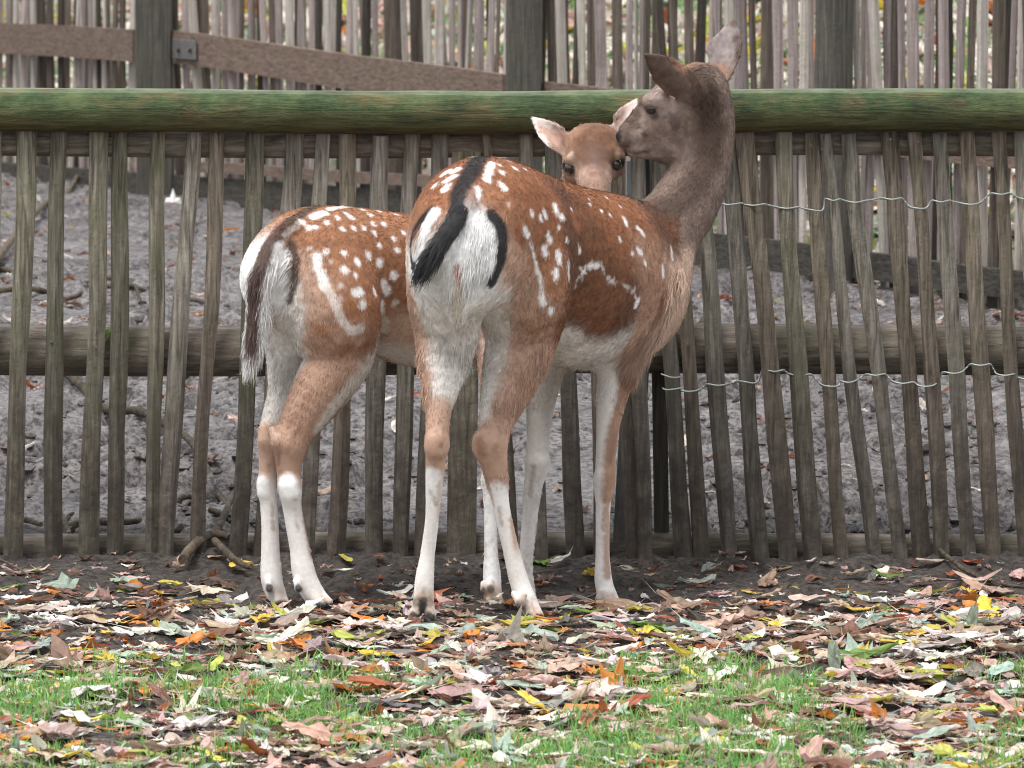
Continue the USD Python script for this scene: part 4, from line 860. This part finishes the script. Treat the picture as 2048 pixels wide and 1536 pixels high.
D1.build(doe_root, 210000, 0.0085, [([(1340, 600), (1325, 650), (1300, 690), (1270, 730), (1360, 560)], 30, 0.045), ([(840, 720), (850, 780), (1060, 760), (1085, 720), (1040, 800), (1010, 800)], 30, 0.024), ([(960, 470), (970, 520), (850, 470), (920, 560)], 40, 0.03), ([(917, 580), (915, 630), (930, 700), (900, 700), (950, 740)], 26, 0.020), ([(850, 545), (870, 510)], 25, 0.04), ([(1160, 740), (1215, 720)], 40, 0.016)],
         [([(1300, 120), (1320, 140), (1340, 160), (1360, 180), (1460, 60), (1450, 90), (1455, 120), (1440, 120)], 30, 0.0035), ([(1330, 260), (1330, 220), (1350, 280), (1310, 290), (1370, 240)], 36, 0.005), ([(1250, 275), (1240, 270), (1265, 290), (1290, 270), (1290, 240), (1310, 230)], 24, 0.005), ([(864, 1000), (860, 1080), (850, 1140), (846, 1190), (846, 1220), (1000, 1020), (1020, 1100), (1036, 1160), (1060, 1220), (1206, 1020), (1205, 1090), (1206, 1150), (1215, 1190), (1230, 1220), (1055, 1050), (1050, 1120), (874, 900), (985, 900), (1209, 960), (1072, 930), (885, 1000), (875, 950), (1200, 850), (1210, 900), (1074, 860)], 50, 0.0035), ([(1240, 268), (1236, 275), (847, 1232), (1082, 1236), (1063, 1238), (1250, 1231), (1041, 1209), (831, 1203), (859, 1203), (1210, 1204), (1196, 1203)], 9, 0.0)], 5)
eyeball(doe_root, D1.cast([(1302, 218)])[0] + [0, 0.0065, 0], 0.0112)
fawn_root = thing('deer', 'younger spotted fawn behind the doe, facing the camera over its back', 'deer')
D2.build(fawn_root, 150000, 0.008, [([(500, 720), (505, 690), (560, 540), (515, 560), (530, 620)], 30, 0.035), ([(560, 620), (585, 680), (575, 760)], 30, 0.02), ([(760, 730), (700, 760)], 30, 0.015)],
         [([(1188, 300), (1188, 340), (1160, 320), (1215, 320), (1188, 265), (1150, 290), (1225, 285)], 40, 0.004), ([(578, 1000), (590, 1060), (605, 1140), (630, 1190), (540, 1000), (540, 1080), (545, 1170), (982, 1060), (984, 1150), (580, 930), (540, 900), (535, 940)], 50, 0.0035), ([(1090, 265), (1075, 245), (1110, 285), (1264, 215), (1255, 240)], 30, 0.0055), ([(1136, 338), (1237, 328), (597, 1176), (538, 1176), (664, 1211), (982, 1178)], 9, 0.0)], 6)
for ep in ((1141, 337), (1231, 329)): eyeball(fawn_root, D2.cast([ep])[0] + [0, 0.0075, 0], 0.0135)
# ------------------------------------------------------------------ branches on the mud between the fences
def on_ground(pxs, lift=0.012):
    out = []
    for px, py in pxs:
        q = ground_at(px, py); q[2] = float(gsurf(q[0], q[1])) + lift; out.append(q)
    return np.array(out)
def twig(parts_, label, rad, name='fallen_branch', cat='branch', group=None, lifts=None):
    root = thing(name, label, cat, group)
    for j, pts in enumerate(parts_):
        rad_ = rad * (1.35 if rad > 0.005 else 1.1); P = on_ground(pts, rad_ * 1.5 + 0.004)
        if lifts: P[:, 2] += np.interp(np.linspace(0, 1, len(P)), np.linspace(0, 1, len(lifts)), lifts)
        from scipy.interpolate import interp1d
        t = np.linspace(0, 1, len(P)); tt = np.linspace(0, 1, max(12, 6 * len(P)))
        Q = interp1d(t, P, axis=0, kind='quadratic' if len(P) > 2 else 'linear')(tt)
        Q = Q + 0.004 * (np.stack([meshkit.fbm(np.stack([tt * 9, 0 * tt + j, 0 * tt + k], -1), 2, seed=len(label)) for k in range(3)], -1) - 0.5)
        Rr = rad_ * (1 if j == 0 else 0.75) * np.linspace(1, 0.6, len(tt)) * (1 + 0.25 * (meshkit.fbm(np.stack([tt * 25, 0 * tt, 0 * tt], -1), 2) - 0.5))
        obj('stem' if j == 0 else 'side_shoot', tube(Q, Rr, n=7), M_twig, root, smooth=60)
twig([[(-30, 560), (0, 534), (88, 423), (126, 388), (178, 330)]], 'dark straight stick propped up diagonally behind the leftmost palings', 0.009, lifts=[0, 0.0, 0.02])
twig([[(-60, 536), (63, 549), (167, 560), (220, 573), (293, 583), (404, 610), (490, 633)]], 'thin curved branch lying on the mud, upper of the two that cross', 0.0065)
twig([[(-60, 602), (70, 597), (126, 588), (211, 584), (292, 582)], [(262, 583), (272, 592), (279, 617)]], 'thin branch with a short stub on the mud, lower of the two that cross', 0.0065)
twig([[(110, 750), (161, 785), (214, 811), (281, 838), (337, 870), (390, 908), (440, 961), (468, 1002)]], 'long brown branch sloping down to the right behind the left palings', 0.009)
twig([[(40, 1046), (60, 1060), (82, 1074)]], 'short dark twig on the mud low behind the second paling from the left edge', 0.006)
twig([[(118, 1040), (128, 1062), (138, 1088)], [(128, 1062), (146, 1044)]], 'forked dark twig on the mud behind the third and fourth palings', 0.006)
twig([[(143, 1078), (164, 1066), (249, 1057), (280, 1050)]], 'brown stick lying level on the mud just above the bottom rail', 0.007)
twig([[(414, 1086), (440, 1060), (464, 1020)], [(420, 1031), (440, 1040), (462, 1053)]], 'pale forked branch on the mud left of the fawn\'s hind legs', 0.0075)
twig([[(356, 1017), (384, 1009), (433, 985)]], 'thin pale stick on the mud left of the fawn\'s hocks', 0.0055)
twig([[(366, 1142), (410, 1124), (458, 1121)], [(430, 1128), (470, 1146), (505, 1157)]], 'dark forked stick lying at the foot of the palings left of the fawn', 0.009)
twig([[(1626, 970), (1640, 1000), (1666, 1026), (1700, 1030)]], 'thin dark curved twig on the mud behind the right palings', 0.0035)
twig([[(-40, 1128), (20, 1146), (62, 1166)]], 'thin straw-coloured stem slanting over the soil at the left edge', 0.003)
twig([[(1360, 1216), (1400, 1250), (1426, 1272), (1470, 1290)]], 'pale yellow leaf stalk sticking out of the litter right of the doe', 0.003)
twig([[(1880, 1130), (1960, 1168), (2060, 1178)]], 'dark thin stick on the soil under the right end of the near fence', 0.005)
# the white scrap behind the fence
q = on_ground([(346, 404)], 0.0)[0]; s_ = (q[1] + 13) / FPX
pr = np.array([(-17, 0, 0), (-14, 0, 12), (-5, -4, 14), (0, 0, 32), (5, -3, 15), (15, 0, 12), (17, 0, 0), (0, -9, 4), (0, 12, 3)], float) * s_
sm = trimesh.convex.convex_hull(pr[[0, 1, 5, 6, 7, 8]]); s2 = trimesh.convex.convex_hull(pr[[2, 3, 4, 7, 8]])
sm = trimesh.util.concatenate([sm, s2]); sm.apply_translation(q + [0, 0, 0.002])
tag(obj('white_scrap', sm, M_white), 'small white peaked scrap lying on the mud behind the left palings', 'scrap')

# ------------------------------------------------------------------ fallen leaves
def leaf_outline(kind, r):
    if kind == 'maple':
        tips = [(0, 1.0), (38, .55), (62, .88), (95, .5), (118, .62), (150, .36), (180, .30)]
        ang, rad = [], []
        for (a0, r0), (a1, r1) in zip(tips[:-1], tips[1:]):
            ang += [a0, (a0 + a1) / 2]; rad += [r0, (r0 + r1) / 2 * (0.78 if r0 > r1 else 0.85)]
        ang.append(180); rad.append(.28)
        ang, rad = np.array(ang, float), np.array(rad) * r.uniform(0.88, 1.1, len(rad))
        a = np.radians(np.concatenate([ang, -ang[-2:0:-1]])); q = np.concatenate([rad, rad[-2:0:-1] * r.uniform(0.9, 1.1, len(rad) - 2)])
        return np.stack([np.sin(a) * q, np.cos(a) * q], 1) * 0.62
    if kind == 'oak':
        t = np.linspace(0, np.pi, 13); w = (0.30 * np.sin(t) ** 0.8) * (1 + 0.28 * np.cos(t * 7.5)); y = -np.cos(t)
    else:
        t = np.linspace(0, np.pi, 9); w = 0.36 * np.sin(t) ** 0.85 * (1 + 0.12 * np.cos(t)) ; y = -np.cos(t)
    w = w * r.uniform(0.9, 1.1, len(w))
    return np.concatenate([np.stack([w, y], 1), np.stack([-w[-2:0:-1], y[-2:0:-1]], 1)]) * 0.62
def leaf_mesh(kind, size, colr, r, curl=1.0):
    o = leaf_outline(kind, r); n = len(o)
    inner = o * 0.5
    V = np.concatenate([[[0, 0]], inner, o])
    F = [(0, 1 + j, 1 + (j + 1) % n) for j in range(n)]
    for j in range(n):
        a, b = 1 + j, 1 + (j + 1) % n
        F += [(a, a + n, b + n), (a, b + n, b)]
    x, y = V[:, 0], V[:, 1]
    k1, k2 = r.normal(0.15, 0.42) * curl, r.normal(0.12, 0.38) * curl
    z = k1 * x ** 2 + k2 * y ** 2 + r.normal(0, 0.25) * curl * x * y + 0.10 * np.abs(x) * curl + r.normal(0, 0.05, len(V)) * curl
    if r.random() < 0.22 * curl:                          # one side rolled over
        s = x if r.random() < 0.5 else -x; m = np.maximum(s - 0.12, 0); z = z + 1.5 * m ** 1.4; x = x - np.sign(x) * m * 0.5 * (s > 0)
    W = np.stack([x, y, z], 1) * size
    C = np.repeat(np.array(colr)[None], len(V), 0) * r.uniform(0.8, 1.2, (len(V), 1))
    C[0] *= 0.75; C[1 + n:] *= r.uniform(0.7, 1.05, (n, 1))
    # stalk
    if r.random() < 0.6:
        b0 = np.array([0, -0.55 if kind != 'maple' else -0.15, 0]) * size; e = b0 + np.array([r.normal(0, .1), -0.55, r.uniform(-.05, .25)]) * size; m_ = len(W)
        t_ = 0.012 * size + 0.0006
        W = np.vstack([W, b0 + [t_, 0, 0], b0 - [t_, 0, 0], b0 + [0, 0, t_], e]); C = np.vstack([C, np.repeat([np.array(colr) * 0.8 + 0.03], 4, 0)])
        F += [(m_, m_ + 2, m_ + 3), (m_ + 2, m_ + 1, m_ + 3), (m_ + 1, m_, m_ + 3)]
    return W, np.array(F), np.clip(C, 0.01, 0.9)
KINDS = {   # colour of the fallen leaves: (linear colour, word)
    'pink': ((0.57, 0.40, 0.34), 'pinkish tan'), 'tan': ((0.44, 0.31, 0.23), 'tan'), 'pale': ((0.78, 0.71, 0.64), 'bleached'), 'brown': ((0.21, 0.105, 0.07), 'dark brown'), 'rust': ((0.36, 0.11, 0.05), 'rusty red-brown'),
    'orange': ((0.62, 0.24, 0.05), 'orange'), 'yellow': ((0.70, 0.52, 0.08), 'yellow'), 'sage': ((0.40, 0.47, 0.38), 'grey-green'), 'green': ((0.14, 0.23, 0.035), 'fresh green'), 'lime': ((0.46, 0.48, 0.09), 'yellow-green'), 'grey': ((0.24, 0.22, 0.205), 'dull grey')}
FRONT_P = {'pink': .22, 'tan': .14, 'pale': .23, 'brown': .11, 'rust': .055, 'orange': .04, 'yellow': .035, 'sage': .11, 'green': .025, 'lime': .025, 'grey': .04}
def place(W, p, yaw, tilt, tdir, lift):
    cz, sz = math.cos(yaw), math.sin(yaw)
    R = np.array([[cz, -sz, 0], [sz, cz, 0], [0, 0, 1]])
    ax = np.array([math.cos(tdir), math.sin(tdir), 0])
    K = np.array([[0, 0, ax[1]], [0, 0, -ax[0]], [-ax[1], ax[0], 0]])
    Rt = np.eye(3) + math.sin(tilt) * K + (1 - math.cos(tilt)) * K @ K
    Q = W @ R.T @ Rt.T
    Q = Q - [0, 0, np.percentile(Q[:, 2], 12)]
    return Q + p + [0, 0, lift]
# leaves that stand out in the photograph: pixel, length in pixels, colour, shape, tilt, label
FEATURE = [
    (1183, 1142, 84, 'yellow', 'maple', 0.75, 'bright yellow lobed leaf standing on edge behind the doe\'s right front foot'),
    (1095, 1160, 70, 'pink', 'maple', 0.35, 'pinkish lobed leaf on the soil right behind the doe\'s left front foot'),
    (1330, 1176, 52, 'sage', 'oval', 0.7, 'round pale grey-green leaf on bare soil right of the doe\'s front feet'),
    (1378, 1168, 28, 'pale', 'oval', 0.5, 'small whitish curled leaf on bare soil beside a round grey-green one'),
    (1130, 1206, 88, 'grey', 'oval', 0.15, 'large flat grey-green leaf between the doe\'s right hind and right front feet'),
    (1940, 1198, 62, 'orange', 'maple', 0.95, 'bright orange leaf standing upright on the soil near the right edge'),
    (1920, 1243, 62, 'yellow', 'oval', 0.25, 'golden yellow leaf beside an upright grey-green one at the right'),
    (1946, 1258, 68, 'sage', 'oval', 1.1, 'pale grey-green pointed leaf standing up beside a golden yellow one at the right'),
    (2030, 1246, 48, 'yellow', 'maple', 0.4, 'mottled yellow leaf at the right edge of the litter'),
    (1780, 1234, 66, 'lime', 'oval', 0.15, 'long yellow leaf lying flat well right of the doe'),
    (1668, 1330, 70, 'sage', 'oval', 1.35, 'pale bluish-green oval leaf standing bolt upright in a grass tuft'),
    (1850, 1356, 118, 'lime', 'maple', 0.25, 'big yellow-green lobed leaf lying flat at the right of the grass'),
    (1915, 1332, 68, 'yellow', 'oval', 0.75, 'golden brown curled leaf leaning over a big yellow-green one'),
    (1795, 1150, 72, 'pink', 'maple', 0.55, 'pinkish curled leaf against the foot of the right palings'),
    (1465, 1128, 66, 'tan', 'oak', 0.35, 'tan curled leaf against the foot of the palings right of the doe'),
    (1690, 1182, 40, 'orange', 'oval', 0.4, 'small orange leaf on the bare soil at the right'),
    (1725, 1190, 36, 'lime', 'oval', 0.4, 'small mottled green leaf beside a small orange one at the right'),
    (75, 1222, 84, 'pale', 'oval', 0.35, 'bleached white leaf on the litter near the left edge'),
    (165, 1210, 92, 'pink', 'oval', 0.55, 'long rolled pinkish leaf right of a bleached white one at the left'),
    (120, 1178, 90, 'rust', 'oak', 0.3, 'long rust-brown leaf on the soil below the left palings'),
    (268, 1216, 42, 'yellow', 'oval', 0.3, 'small clear yellow leaf below the fourth and fifth palings'),
    (240, 1186, 110, 'grey', 'oval', 0.2, 'large flat grey leaf on the soil below the left palings'),
    (465, 1170, 56, 'tan', 'maple', 0.8, 'crumpled tan and orange leaf left of the fawn\'s hind feet'),
    (145, 1152, 60, 'pink', 'maple', 0.7, 'dusty pinkish lobed leaf at the foot of the third and fourth palings'),
    (20, 1152, 60, 'pale', 'oval', 0.3, 'whitish pointed leaf at the left edge at the foot of the palings'),
    (175, 1300, 84, 'rust', 'maple', 0.65, 'vivid rust-red crumpled leaf at the left of the litter'),
    (230, 1280, 60, 'rust', 'oval', 0.5, 'red-brown rolled leaf beside a vivid rust-red crumpled one'),
    (608, 1250, 72, 'green', 'oak', 0.25, 'fresh green lobed leaf on the litter below the fawn\'s hooves'),
    (430, 1278, 62, 'orange', 'maple', 0.5, 'yellow-orange torn leaf on the litter below the fawn'),
    (520, 1312, 60, 'brown', 'oval', 0.55, 'dark red-brown curled leaf in the middle of the litter'),
    (770, 1205, 58, 'rust', 'oval', 0.45, 'rusty curled leaf just left of the doe\'s left hind hoof'),
    (705, 1206, 58, 'rust', 'oak', 0.35, 'dark rust leaf right of the fawn\'s near hind hoof'),
    (865, 1256, 48, 'yellow', 'oval', 0.2, 'pale yellow leaf right below the doe\'s left hind hoof'),
    (600, 1342, 62, 'orange', 'oval', 0.4, 'small orange leaf half way down the litter below the fawn'),
    (690, 1350, 110, 'green', 'oval', 0.8, 'upright bright green blade-like leaf in the grass left of centre'),
    (1400, 1330, 60, 'green', 'maple', 0.7, 'dark green lobed leaf standing in the grass right of the doe'),
    (615, 1440, 110, 'green', 'oval', 0.45, 'bright green long leaf in the grass below the deer'),
    (300, 1325, 62, 'yellow', 'maple', 0.5, 'yellow and orange leaf in the litter left of the fawn\'s feet'),
    (130, 1350, 76, 'lime', 'maple', 0.5, 'mottled yellow-green leaf in the litter at the left'),
    (480, 1445, 44, 'orange', 'oval', 0.8, 'small orange leaf standing in the grass at lower left'),
    (240, 1455, 150, 'sage', 'oval', 0.15, 'very large pale grey-green leaf lying on the grass at lower left'),
    (390, 1400, 150, 'pink', 'oval', 0.4, 'long pink rolled leaf on the grass below the fawn'),
    (1650, 1430, 70, 'orange', 'maple', 0.85, 'orange-brown leaf standing up in the grass at lower right'),
    (1850, 1405, 120, 'sage', 'oak', 0.3, 'long grey-green ragged-edged leaf on the grass at lower right'),
    (1560, 1468, 110, 'brown', 'oval', 0.2, 'long dark brown stiff leaf lying at the bottom right of centre'),
    (1440, 1470, 120, 'pale', 'oak', 0.4, 'pale curled leaf on the grass below and right of the doe'),
    (500, 1500, 70, 'lime', 'maple', 0.9, 'olive green lobed leaf near the bottom edge left of centre'),
    (355, 1525, 90, 'green', 'maple', 0.4, 'bright green leaf at the bottom edge at the left'),
    (14, 432, 40, 'lime', 'maple', 0.5, 'pale yellow leaf on the mud behind the leftmost paling'),
    (398, 632, 36, 'orange', 'oval', 0.8, 'orange leaf on the mud just above the middle rail left of the fawn'),
    (212, 486, 28, 'orange', 'oval', 0.8, 'small orange leaf on the mud behind the fourth paling'),
    (75, 470, 30, 'rust', 'oval', 0.5, 'small red leaf on the mud behind the second paling'),
    (140, 456, 18, 'yellow', 'oval', 0.6, 'tiny yellow leaf on the mud behind the left palings'),
    (345, 488, 34, 'tan', 'oval', 0.3, 'pale tan leaf on the mud in the gap left of the sixth paling'),
    (462, 462, 50, 'orange', 'oak', 0.4, 'amber leaf on the mud beside the far fence\'s base board'),
    (1560, 603, 28, 'lime', 'oval', 0.3, 'pale yellow-green leaf on the mud behind the right palings'),
    (1842, 897, 16, 'yellow', 'oval', 0.5, 'tiny bright yellow leaf on the mud behind the right palings'),
    (1418, 920, 30, 'rust', 'oval', 0.4, 'small dark red leaf on the mud low behind the right palings'),
    (1420, 986, 28, 'pale', 'oval', 0.2, 'small white leaf on the mud low behind the right palings'),
    (1860, 580, 40, 'rust', 'oval', 0.4, 'rust-brown leaf on the mud against the far base board at the right'),
    (432, 832, 14, 'orange', 'oval', 0.5, 'tiny orange leaf on the mud beside the seventh paling'),
    (210, 672, 34, 'green', 'oval', 1.2, 'green leaf caught on the middle rail beside the fourth paling'),
]
for i, (px_, py_, sz, kd, shp, tilt, lab) in enumerate(FEATURE):
    tilt = tilt * (0.55 if tilt < 0.9 else 1.0)
    r = np.random.default_rng(900 + i)
    q = ground_at(px_, py_ + sz * 0.12 * (tilt > 0.4)); 
    if 'middle rail beside' in lab: q = at(px_, py_ + 14, -0.0)
    q[2] = max(q[2] - 0.002, float(gsurf(q[0], q[1]))) if 'rail beside' not in lab else q[2]
    W, F, C = leaf_mesh(shp, sz * (q[1] + 13) / FPX * 0.85, KINDS[kd][0], r, 0.7)
    W = place(W, q, r.uniform(-0.5, 0.5) + (0 if tilt > 0.6 else r.choice([-1.4, 1.4])), tilt, np.pi + r.normal(0, .25) if tilt < 1 else np.pi, 0.004)
    tag(obj('fallen_leaf', (W, F), M_leaf, smooth=False, col=C), lab, 'leaf')
# the rest of the litter
r = np.random.default_rng(77)
LV = []
names_, probs = list(FRONT_P), np.array(list(FRONT_P.values())); probs = probs / probs.sum()
n_try = 0
while len(LV) < 4600 and n_try < 80000:
    n_try += 1
    y = r.uniform(-3.3, -0.05); hw = (y + 13) / FPX * 1024 * 1.12
    x = r.uniform(-hw, hw)
    dens = np.interp(y, [-3.3, -2.2, -1.2, -0.85, -0.6, -0.35, -0.1], [0.85, 0.85, 0.85, 0.62, 0.22, 0.07, 0.10])
    if r.random() > dens * (0.55 + 0.9 * meshkit.fbm(np.array([x * 2.5, y * 2.5, 3.0]), 2)): continue
    if any((x - f[0]) ** 2 + (y - f[1]) ** 2 < 0.045 ** 2 for f in FEET): continue
    kd = r.choice(names_, p=probs)
    if any((x - f[0]) ** 2 + ((y - f[1] + 0.06) * 0.6) ** 2 < 0.075 ** 2 for f in FEET) and r.random() < 0.8: continue
    size = float(np.clip(r.lognormal(math.log(0.041), 0.48), 0.015, 0.11))
    LV.append((x, y, kd, size))
def zone(x, y):
    px_, py_ = project(np.array([x, y, 0.0]))
    a = 'on bare soil' if y > -0.62 else 'in litter round the hooves' if y > -1.25 else 'in litter before the deer' if y > -1.9 else 'on foreground grass'
    b = next(w for lim, w in ((170, 'at the left edge'), (400, 'left of the fawn'), (680, 'below the fawn'), (900, "below the doe's left hoof"), (1120, "below the doe's right hoof"), (1320, "below the doe's shoulder"), (1560, 'right of the doe'), (1820, 'well right of the doe'), (9999, 'at the right edge')) if px_ < lim)
    return a, b
order = sorted(range(len(LV)), key=lambda i: -LV[i][3] * (1.2 if abs(project(np.array([LV[i][0], LV[i][1], 0.]))[0] - 1024) < 1000 else 0) / (13 + LV[i][1]))
single = set(order[:235])
AV, AF, AC, off = [], [], [], 0
for i, (x, y, kd, size) in enumerate(LV):
    shp = r.choice(['maple', 'oak', 'oval'], p=[.4, .25, .35])
    base = np.array(KINDS[kd][0]) * r.uniform(0.75, 1.25) * r.uniform(0.9, 1.1, 3)
    W, F, C = leaf_mesh(shp, size, base, r, 0.65)
    tilt = abs(r.normal(0, 0.13)) + (0.45 * r.random() if r.random() < 0.07 else 0); W = place(W, np.array([x, y, float(gsurf(x, y))]), r.uniform(0, 6.28), tilt, r.uniform(0, 6.28), r.uniform(0.002, 0.014))
    if i in single:
        a, b = zone(x, y); sh = {'maple': 'lobed', 'oak': 'wavy', 'oval': 'oval'}[shp]
        how = ('large ' if size > 0.105 else '') + ('tilted ' if tilt > 0.28 else '')
        what = f'{how}{KINDS[kd][1]} {sh}'
        tag(obj('fallen_leaf', (W, F), M_leaf, col=C), f'{what} leaf {a} {b}', 'leaf', f'{what} leaves {a} {b}')
    else:
        AV.append(W); AF.append(F + off); AC.append(C); off += len(W)
# crumbled bits between them
for _ in range(4200):
    y = r.uniform(-3.4, -0.02); hw = (y + 13) / FPX * 1024 * 1.12; x = r.uniform(-hw, hw)
    if r.random() > np.interp(y, [-3.3, -1.2, -0.6, -0.2], [1, 1, 0.6, 0.45]): continue
    kd = r.choice(['brown', 'tan', 'grey', 'rust', 'pink', 'pale'], p=[.34, .2, .2, .1, .1, .06])
    W, F, C = leaf_mesh('oval', r.uniform(0.010, 0.026), np.array(KINDS[kd][0]) * r.uniform(.5, 1.1), r, 1.2)
    W = place(W, np.array([x, y, float(gsurf(x, y))]), r.uniform(0, 6.28), abs(r.normal(0, 0.3)), r.uniform(0, 6.28), 0.001)
    AV.append(W); AF.append(F + off); AC.append(C); off += len(W)
# leaves beyond the far fence and a few on the mud
for _ in range(5200):
    d_ = r.uniform(0.12, 7.5) ** 1.0; x = r.uniform(-2.6, 2.6); y = f2_y(x) + d_
    kd = r.choice(['pale', 'pink', 'orange', 'yellow', 'lime', 'sage', 'rust', 'tan'], p=[.46, .18, .02, .05, .07, .14, .02, .06])
    W, F, C = leaf_mesh(r.choice(['maple', 'oval']), r.uniform(0.08, 0.16), np.array(KINDS[kd][0]) * r.uniform(.8, 1.2), r, 1.2)
    W = place(W, np.array([x, y, float(gsurf(x, y))]), r.uniform(0, 6.28), abs(r.normal(0, 0.6)), r.uniform(0, 6.28), 0.006)
    AV.append(W); AF.append(F + off); AC.append(C); off += len(W)
for _ in range(900):
    x = r.uniform(-2.0, 2.0); y = r.uniform(0.3, f2_y(x) - 0.1)
    kd = r.choice(['tan', 'brown', 'pale', 'grey', 'rust', 'pink'])
    W, F, C = leaf_mesh(r.choice(['oak', 'oval']), r.uniform(0.018, 0.055), np.array(KINDS[kd][0]) * r.uniform(.6, 1.1), r, 1.0)
    W = place(W, np.array([x, y, float(gsurf(x, y))]), r.uniform(0, 6.28), abs(r.normal(0, 0.3)), r.uniform(0, 6.28), 0.003)
    AV.append(W); AF.append(F + off); AC.append(C); off += len(W)
lit = obj('leaf_litter', (np.vstack(AV), np.vstack(AF)), M_leaf, col=np.vstack(AC)); tag(lit, 'smaller autumn leaves strewn thickly over the soil', 'leaf litter', kind='stuff')

# small clods of trodden mud between the fences
ico = trimesh.creation.icosphere(0); CV, CF, CC, off = [], [], [], 0
while len(CV) < 3600:
    y = 0.12 + 5.5 * r.random() ** 1.6; x = r.uniform(-1.75, 1.75)
    if y > f2_y(x) - 0.1 or r.random() > np.clip((meshkit.fbm(np.array([x * 2.2, y * 1.3, 0.0]), 3, seed=21) - 0.36) * 4.5, 0.08, 1): continue
    s_ = np.clip(r.lognormal(math.log(0.007), 0.45), 0.003, 0.022)
    V = ico.vertices * r.uniform(0.65, 1.3, (len(ico.vertices), 1)) * s_ * [1.2, 1.0, 0.75] + [x, y, float(gsurf(x, y)) + s_ * 0.15]
    CV.append(V); CF.append(ico.faces + off); off += len(V); CC.append(np.repeat(np.array([[0.060, 0.050, 0.048]]) * r.uniform(0.6, 1.7), len(V), 0))
tag(obj('mud_clods', (np.vstack(CV), np.vstack(CF)), M_clod, smooth=False, col=np.vstack(CC)), 'small dark clods of trodden mud between the fences', 'mud', kind='stuff')
# ------------------------------------------------------------------ grass
def blades(n, sampler, hgt, wid, seed):
    r = np.random.default_rng(seed)
    x, y, sc = sampler(n, r); n = len(x)
    z = gsurf(x, y)
    h = hgt * sc * r.uniform(0.5, 1.25, n); ang = r.uniform(0, 2 * np.pi, n); lean = r.uniform(0.1, 0.75, n)
    dx, dy = np.cos(ang) * lean, np.sin(ang) * lean
    a2 = r.uniform(0, np.pi, n); wx, wy = np.cos(a2) * wid * sc / 2, np.sin(a2) * wid * sc / 2
    B = np.stack([x, y, z - 0.003], 1); M1 = B + np.stack([dx * h * 0.3, dy * h * 0.3, h * 0.6], 1); Tt = B + np.stack([dx * h * 0.95, dy * h * 0.95, h * (1 - 0.25 * lean)], 1)
    w = np.stack([wx, wy, 0 * wx], 1)
    V = np.stack([B - w, B + w, M1 - w * 0.8, M1 + w * 0.8, Tt], 1).reshape(-1, 3)
    k = np.arange(n)[:, None] * 5
    F = np.concatenate([k + [0, 1, 3], k + [0, 3, 2], k + [2, 3, 4]], 0)
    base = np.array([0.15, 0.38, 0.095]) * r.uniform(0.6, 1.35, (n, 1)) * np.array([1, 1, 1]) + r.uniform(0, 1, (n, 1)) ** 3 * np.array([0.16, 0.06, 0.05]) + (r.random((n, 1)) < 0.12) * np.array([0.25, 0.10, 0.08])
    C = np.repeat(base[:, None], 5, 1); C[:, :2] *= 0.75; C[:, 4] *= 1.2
    return V, F, np.clip(C.reshape(-1, 3), 0.01, 0.9)
def front_tufts(n, r):
    cx, cy = r.uniform(-1.25, 1.25, n // 9), r.uniform(-3.5, -1.5, n // 9)
    keep = r.random(len(cx)) < grass_density(cx, cy) ** 1.2
    cx, cy = cx[keep], cy[keep]; m = 12
    s = np.repeat(r.uniform(0.55, 1.2, len(cx)), m)
    return np.repeat(cx, m) + r.normal(0, 0.014, len(cx) * m), np.repeat(cy, m) + r.normal(0, 0.014, len(cx) * m), s
def far_tufts(n, r):
    x = r.uniform(-2.6, 2.6, n); y = f2_y(x) + r.uniform(0.15, 7.5, n)
    k = meshkit.fbm(np.stack([x * 3, y * 1.5, 0 * x], -1), 2, seed=8) > 0.46
    return x[k], y[k], np.full(k.sum(), 1.0)
parts_ = [blades(75000, front_tufts, 0.036, 0.0030, 31), blades(13000, far_tufts, 0.07, 0.006, 32)]
gv = np.vstack([p[0] for p in parts_]); gf = np.vstack([parts_[0][1], parts_[1][1] + len(parts_[0][0])]); gc = np.vstack([p[2] for p in parts_])
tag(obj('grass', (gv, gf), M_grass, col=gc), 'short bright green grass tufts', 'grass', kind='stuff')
print('triangles grass', len(gf), 'litter', off, 'leaves', len(LV))
